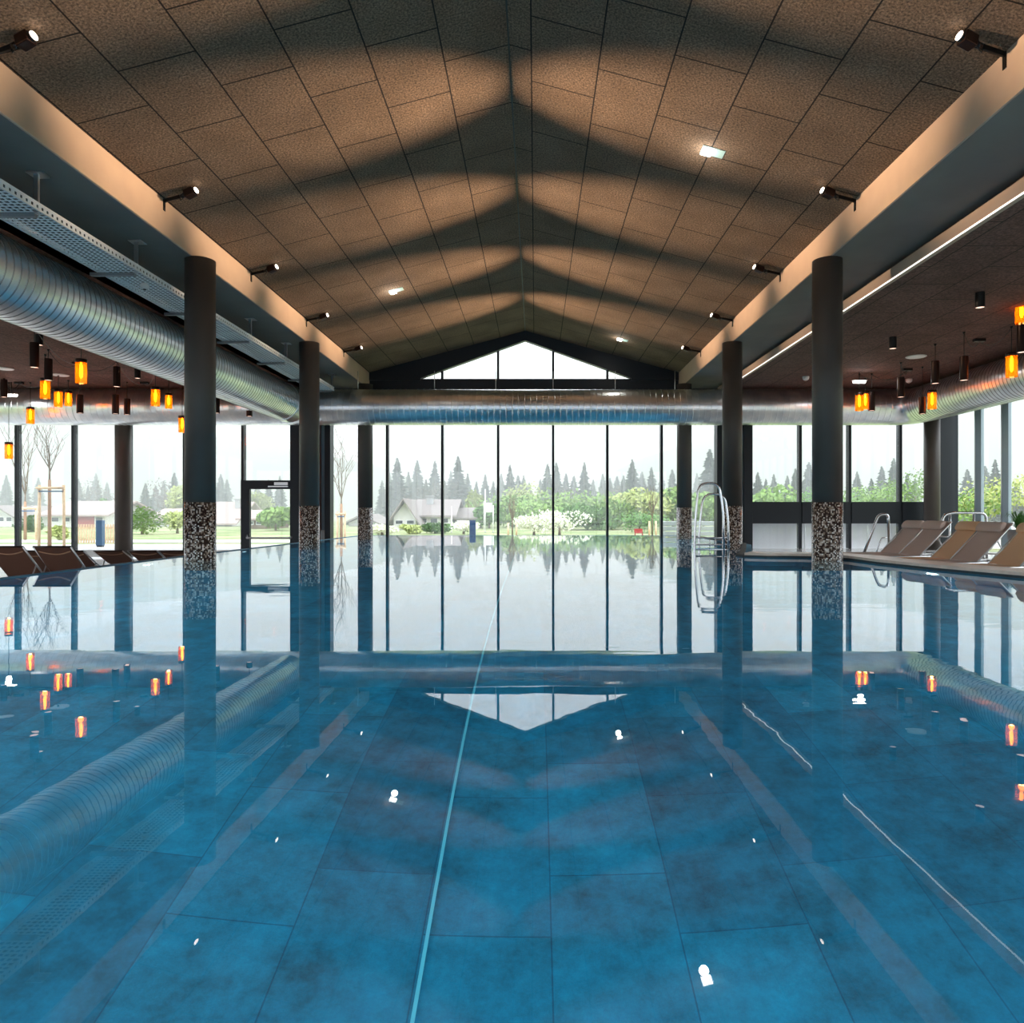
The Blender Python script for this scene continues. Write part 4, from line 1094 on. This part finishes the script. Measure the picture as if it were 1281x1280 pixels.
# red bench, lamp post
q = P(799, 668, 38)
e = thing('garden_bench', (q.x, q.y, GZ), 0, 'small red bench on the lawn left of the right staked tree', 'bench')
MB().box(-.2, .2, -.12, .12, .28, .33).build('seat', M['red'], e); MB().box(-.22, .22, .11, .14, .33, .52).build('backrest', M['red'], e)
for x in (-.19, .19): MB().box(x-.02, x+.02, -.1, .1, 0, .28).build('leg', M['red'], e)

# houses
def house(px0, px1, yeave, yridge, D, depth, wallm, roofm, label, gable_front=False, wins=3, over=.8, timber=False, garage=None, chimney=None):
    x0, x1 = (px0-VX)*D/F, (px1-VX)*D/F; Wd = x1-x0; He = HH(yeave, D); Hr = HH(yridge, D)
    e = thing('house', ((x0+x1)/2, D, GZ), 0, label, 'house'); w2 = Wd/2
    if gable_front:
        MB().prism_y([(-w2+over, 0), (w2-over, 0), (w2-over, He), (0, Hr-.15), (-w2+over, He)], 0, depth).build('wall', wallm, e, recalc=True)
        t = .16; sl = (Hr-He)/(w2-over); ze = Hr-sl*w2
        MB().prism_y([(-w2, ze), (0, Hr), (w2, ze), (w2, ze+t), (0, Hr+t), (-w2, ze+t)], -.9, depth+.6).build('roof', roofm, e, recalc=True)
    else:
        MB().box(-w2+over, w2-over, 0, depth, 0, He).build('wall', wallm, e)
        t = .16; sl = (Hr-He)/(depth/2); m = MB(); yo = -over; zo = He-sl*over
        for s in (0, 1):
            pts = [(-w2, yo, zo), (w2, yo, zo), (w2-(0), depth/2, Hr), (-w2, depth/2, Hr)]
            if s: pts = [(p[0], depth-p[1], p[2]) for p in pts]
            i0 = len(m.v); m.v += pts+[(p[0], p[1], p[2]+t) for p in pts]
            for f_ in ((0, 1, 2, 3), (7, 6, 5, 4), (0, 4, 5, 1), (1, 5, 6, 2), (2, 6, 7, 3), (3, 7, 4, 0)): m.f.append(tuple(i0+c for c in f_)); m.sm.append(False)
        m.build('roof', roofm, e, recalc=True)
        MB().poly([(w2-over, 0, He), (w2-over, depth, He), (w2-over, depth/2, Hr-.05)]).poly([(-w2+over, 0, He), (-w2+over, depth/2, Hr-.05), (-w2+over, depth, He)]).build('gable', M['timber'] if timber else wallm, e)
    for k in range(wins):
        cx = -w2+over+(Wd-2*over)*(k+.5)/wins; hw = min(.5, (Wd-2*over)/wins*.3)
        wf = MB().box(cx-hw-.07, cx+hw+.07, -.05, -.001, He*.38, He*.78).build('window', M['white'], e)
        MB().box(cx-hw, cx+hw, -.07, -.051, He*.38+.07, He*.78-.07).build('pane', M['pane_dark'], wf)
    if garage:
        MB().box((garage[0]-VX)*D/F-(x0+x1)/2, (garage[1]-VX)*D/F-(x0+x1)/2, -.1, -.001, .0, He*.85).build('garage_door', M['red'], e)
    if chimney is not None:
        cx = (chimney-VX)*D/F-(x0+x1)/2
        MB().box(cx-.28, cx+.28, depth*.3, depth*.3+.6, Hr-1.2, Hr+.35).box(cx-.36, cx+.36, depth*.3-.08, depth*.3+.68, Hr+.36, Hr+.46).build('chimney', M['concrete'], e)
    return e
house(485, 528, 647, 626, 60, 8, M['render_w'], M['roof'], 'white chalet gable end with deep brown eaves in the second pane', True, 2, .5, chimney=None)
house(514, 572, 644, 626, 62, 7, M['render_w'], M['roof'], 'long grey roofed part of the chalet with a chimney', False, 3, .6, chimney=533)
house(562, 604, 648, 637, 64, 6, M['timber'], M['roof'], 'low timber annex with grey roof beside the navy pillar', False, 2, .5)
house(52, 142, 643, 628, 68, 8, M['render_w'], M['roof_pink'], 'long low house with pinkish roof and red door behind the picket fence', False, 5, .8, garage=(92, 118))
house(-20, 24, 643, 634, 72, 7, M['render_w'], M['roof'], 'white house cut by the left picture edge', True, 3, .6)
house(183, 218, 650, 638, 72, 7, M['render_w'], M['roof_pink'], 'small white house with pink roof left of the near left column', False, 2, .6, True)
house(222, 300, 652, 629, 74, 8, M['render_w'], M['roof_pink'], 'white house with large pink roof behind the near left column', False, 4, .8, chimney=285)
house(298, 340, 649, 640, 62, 6, M['timber'], M['roof_pink'], 'small brown timber house seen through the glass door', False, 2, .6)
house(430, 478, 654, 645, 74, 7, M['render_w'], M['roof'], 'low white house beside the far left column', True, 3, .5)
# garden dividers in front of the chalet
for k, px in enumerate((565, 607, 617)):
    q = P(px, 660, 50)
    e = thing('garden_pole', (q.x, q.y, GZ), 0, ('thin white pole before the chalet', 'thin pale pole right of the navy pillar', 'second thin pale pole near the third mullion')[k], 'pole')
    MB().cyl((0, 0, 0), (0, 0, (1.8, 3.0, 1.9)[k]), .03, 8).build('shaft', M['white'], e); MB().cyl((0, 0, 0), (0, 0, .05), .08, 10).build('foot', M['concrete'], e)
for k, px in enumerate((605.5,)):
    D = 56; q = P(px, 628, D)
    e = thing('garden_flag', (q.x, q.y, GZ), 0, 'pale flag sheet on a pole right of the chalet annex', 'flag')
    MB().cyl((0, 0, 0), (0, 0, HH(627, D)), .03, 8).build('pole', M['white'], e)
    MB().box(.03, .62, -.01, .01, HH(641, D), HH(629, D)).build('sheet', M['white'], e)

# mist over the gardens
mist_m = bpy.data.materials.new('mist'); mist_m.use_nodes = True; n = mist_m.node_tree; n.nodes.clear()
o_ = n.nodes.new('ShaderNodeOutputMaterial'); v_ = n.nodes.new('ShaderNodeVolumeScatter')
v_.inputs['Color'].default_value = (.93, .97, 1, 1); v_.inputs['Density'].default_value = .0055; v_.inputs['Anisotropy'].default_value = .1
va = n.nodes.new('ShaderNodeVolumeAbsorption'); va.inputs['Color'].default_value = (0, 0, 0, 1); va.inputs['Density'].default_value = .0012
ad = n.nodes.new('ShaderNodeAddShader'); n.links.new(v_.outputs[0], ad.inputs[0]); n.links.new(va.outputs[0], ad.inputs[1])
n.links.new(ad.outputs[0], o_.inputs['Volume'])
mi = MB().box(-390, 390, 40, 330, GZ-.01, 75).build('mist', mist_m)
tag(mi, 'pale mist hanging over the gardens and trees outside', 'mist', kind='stuff')
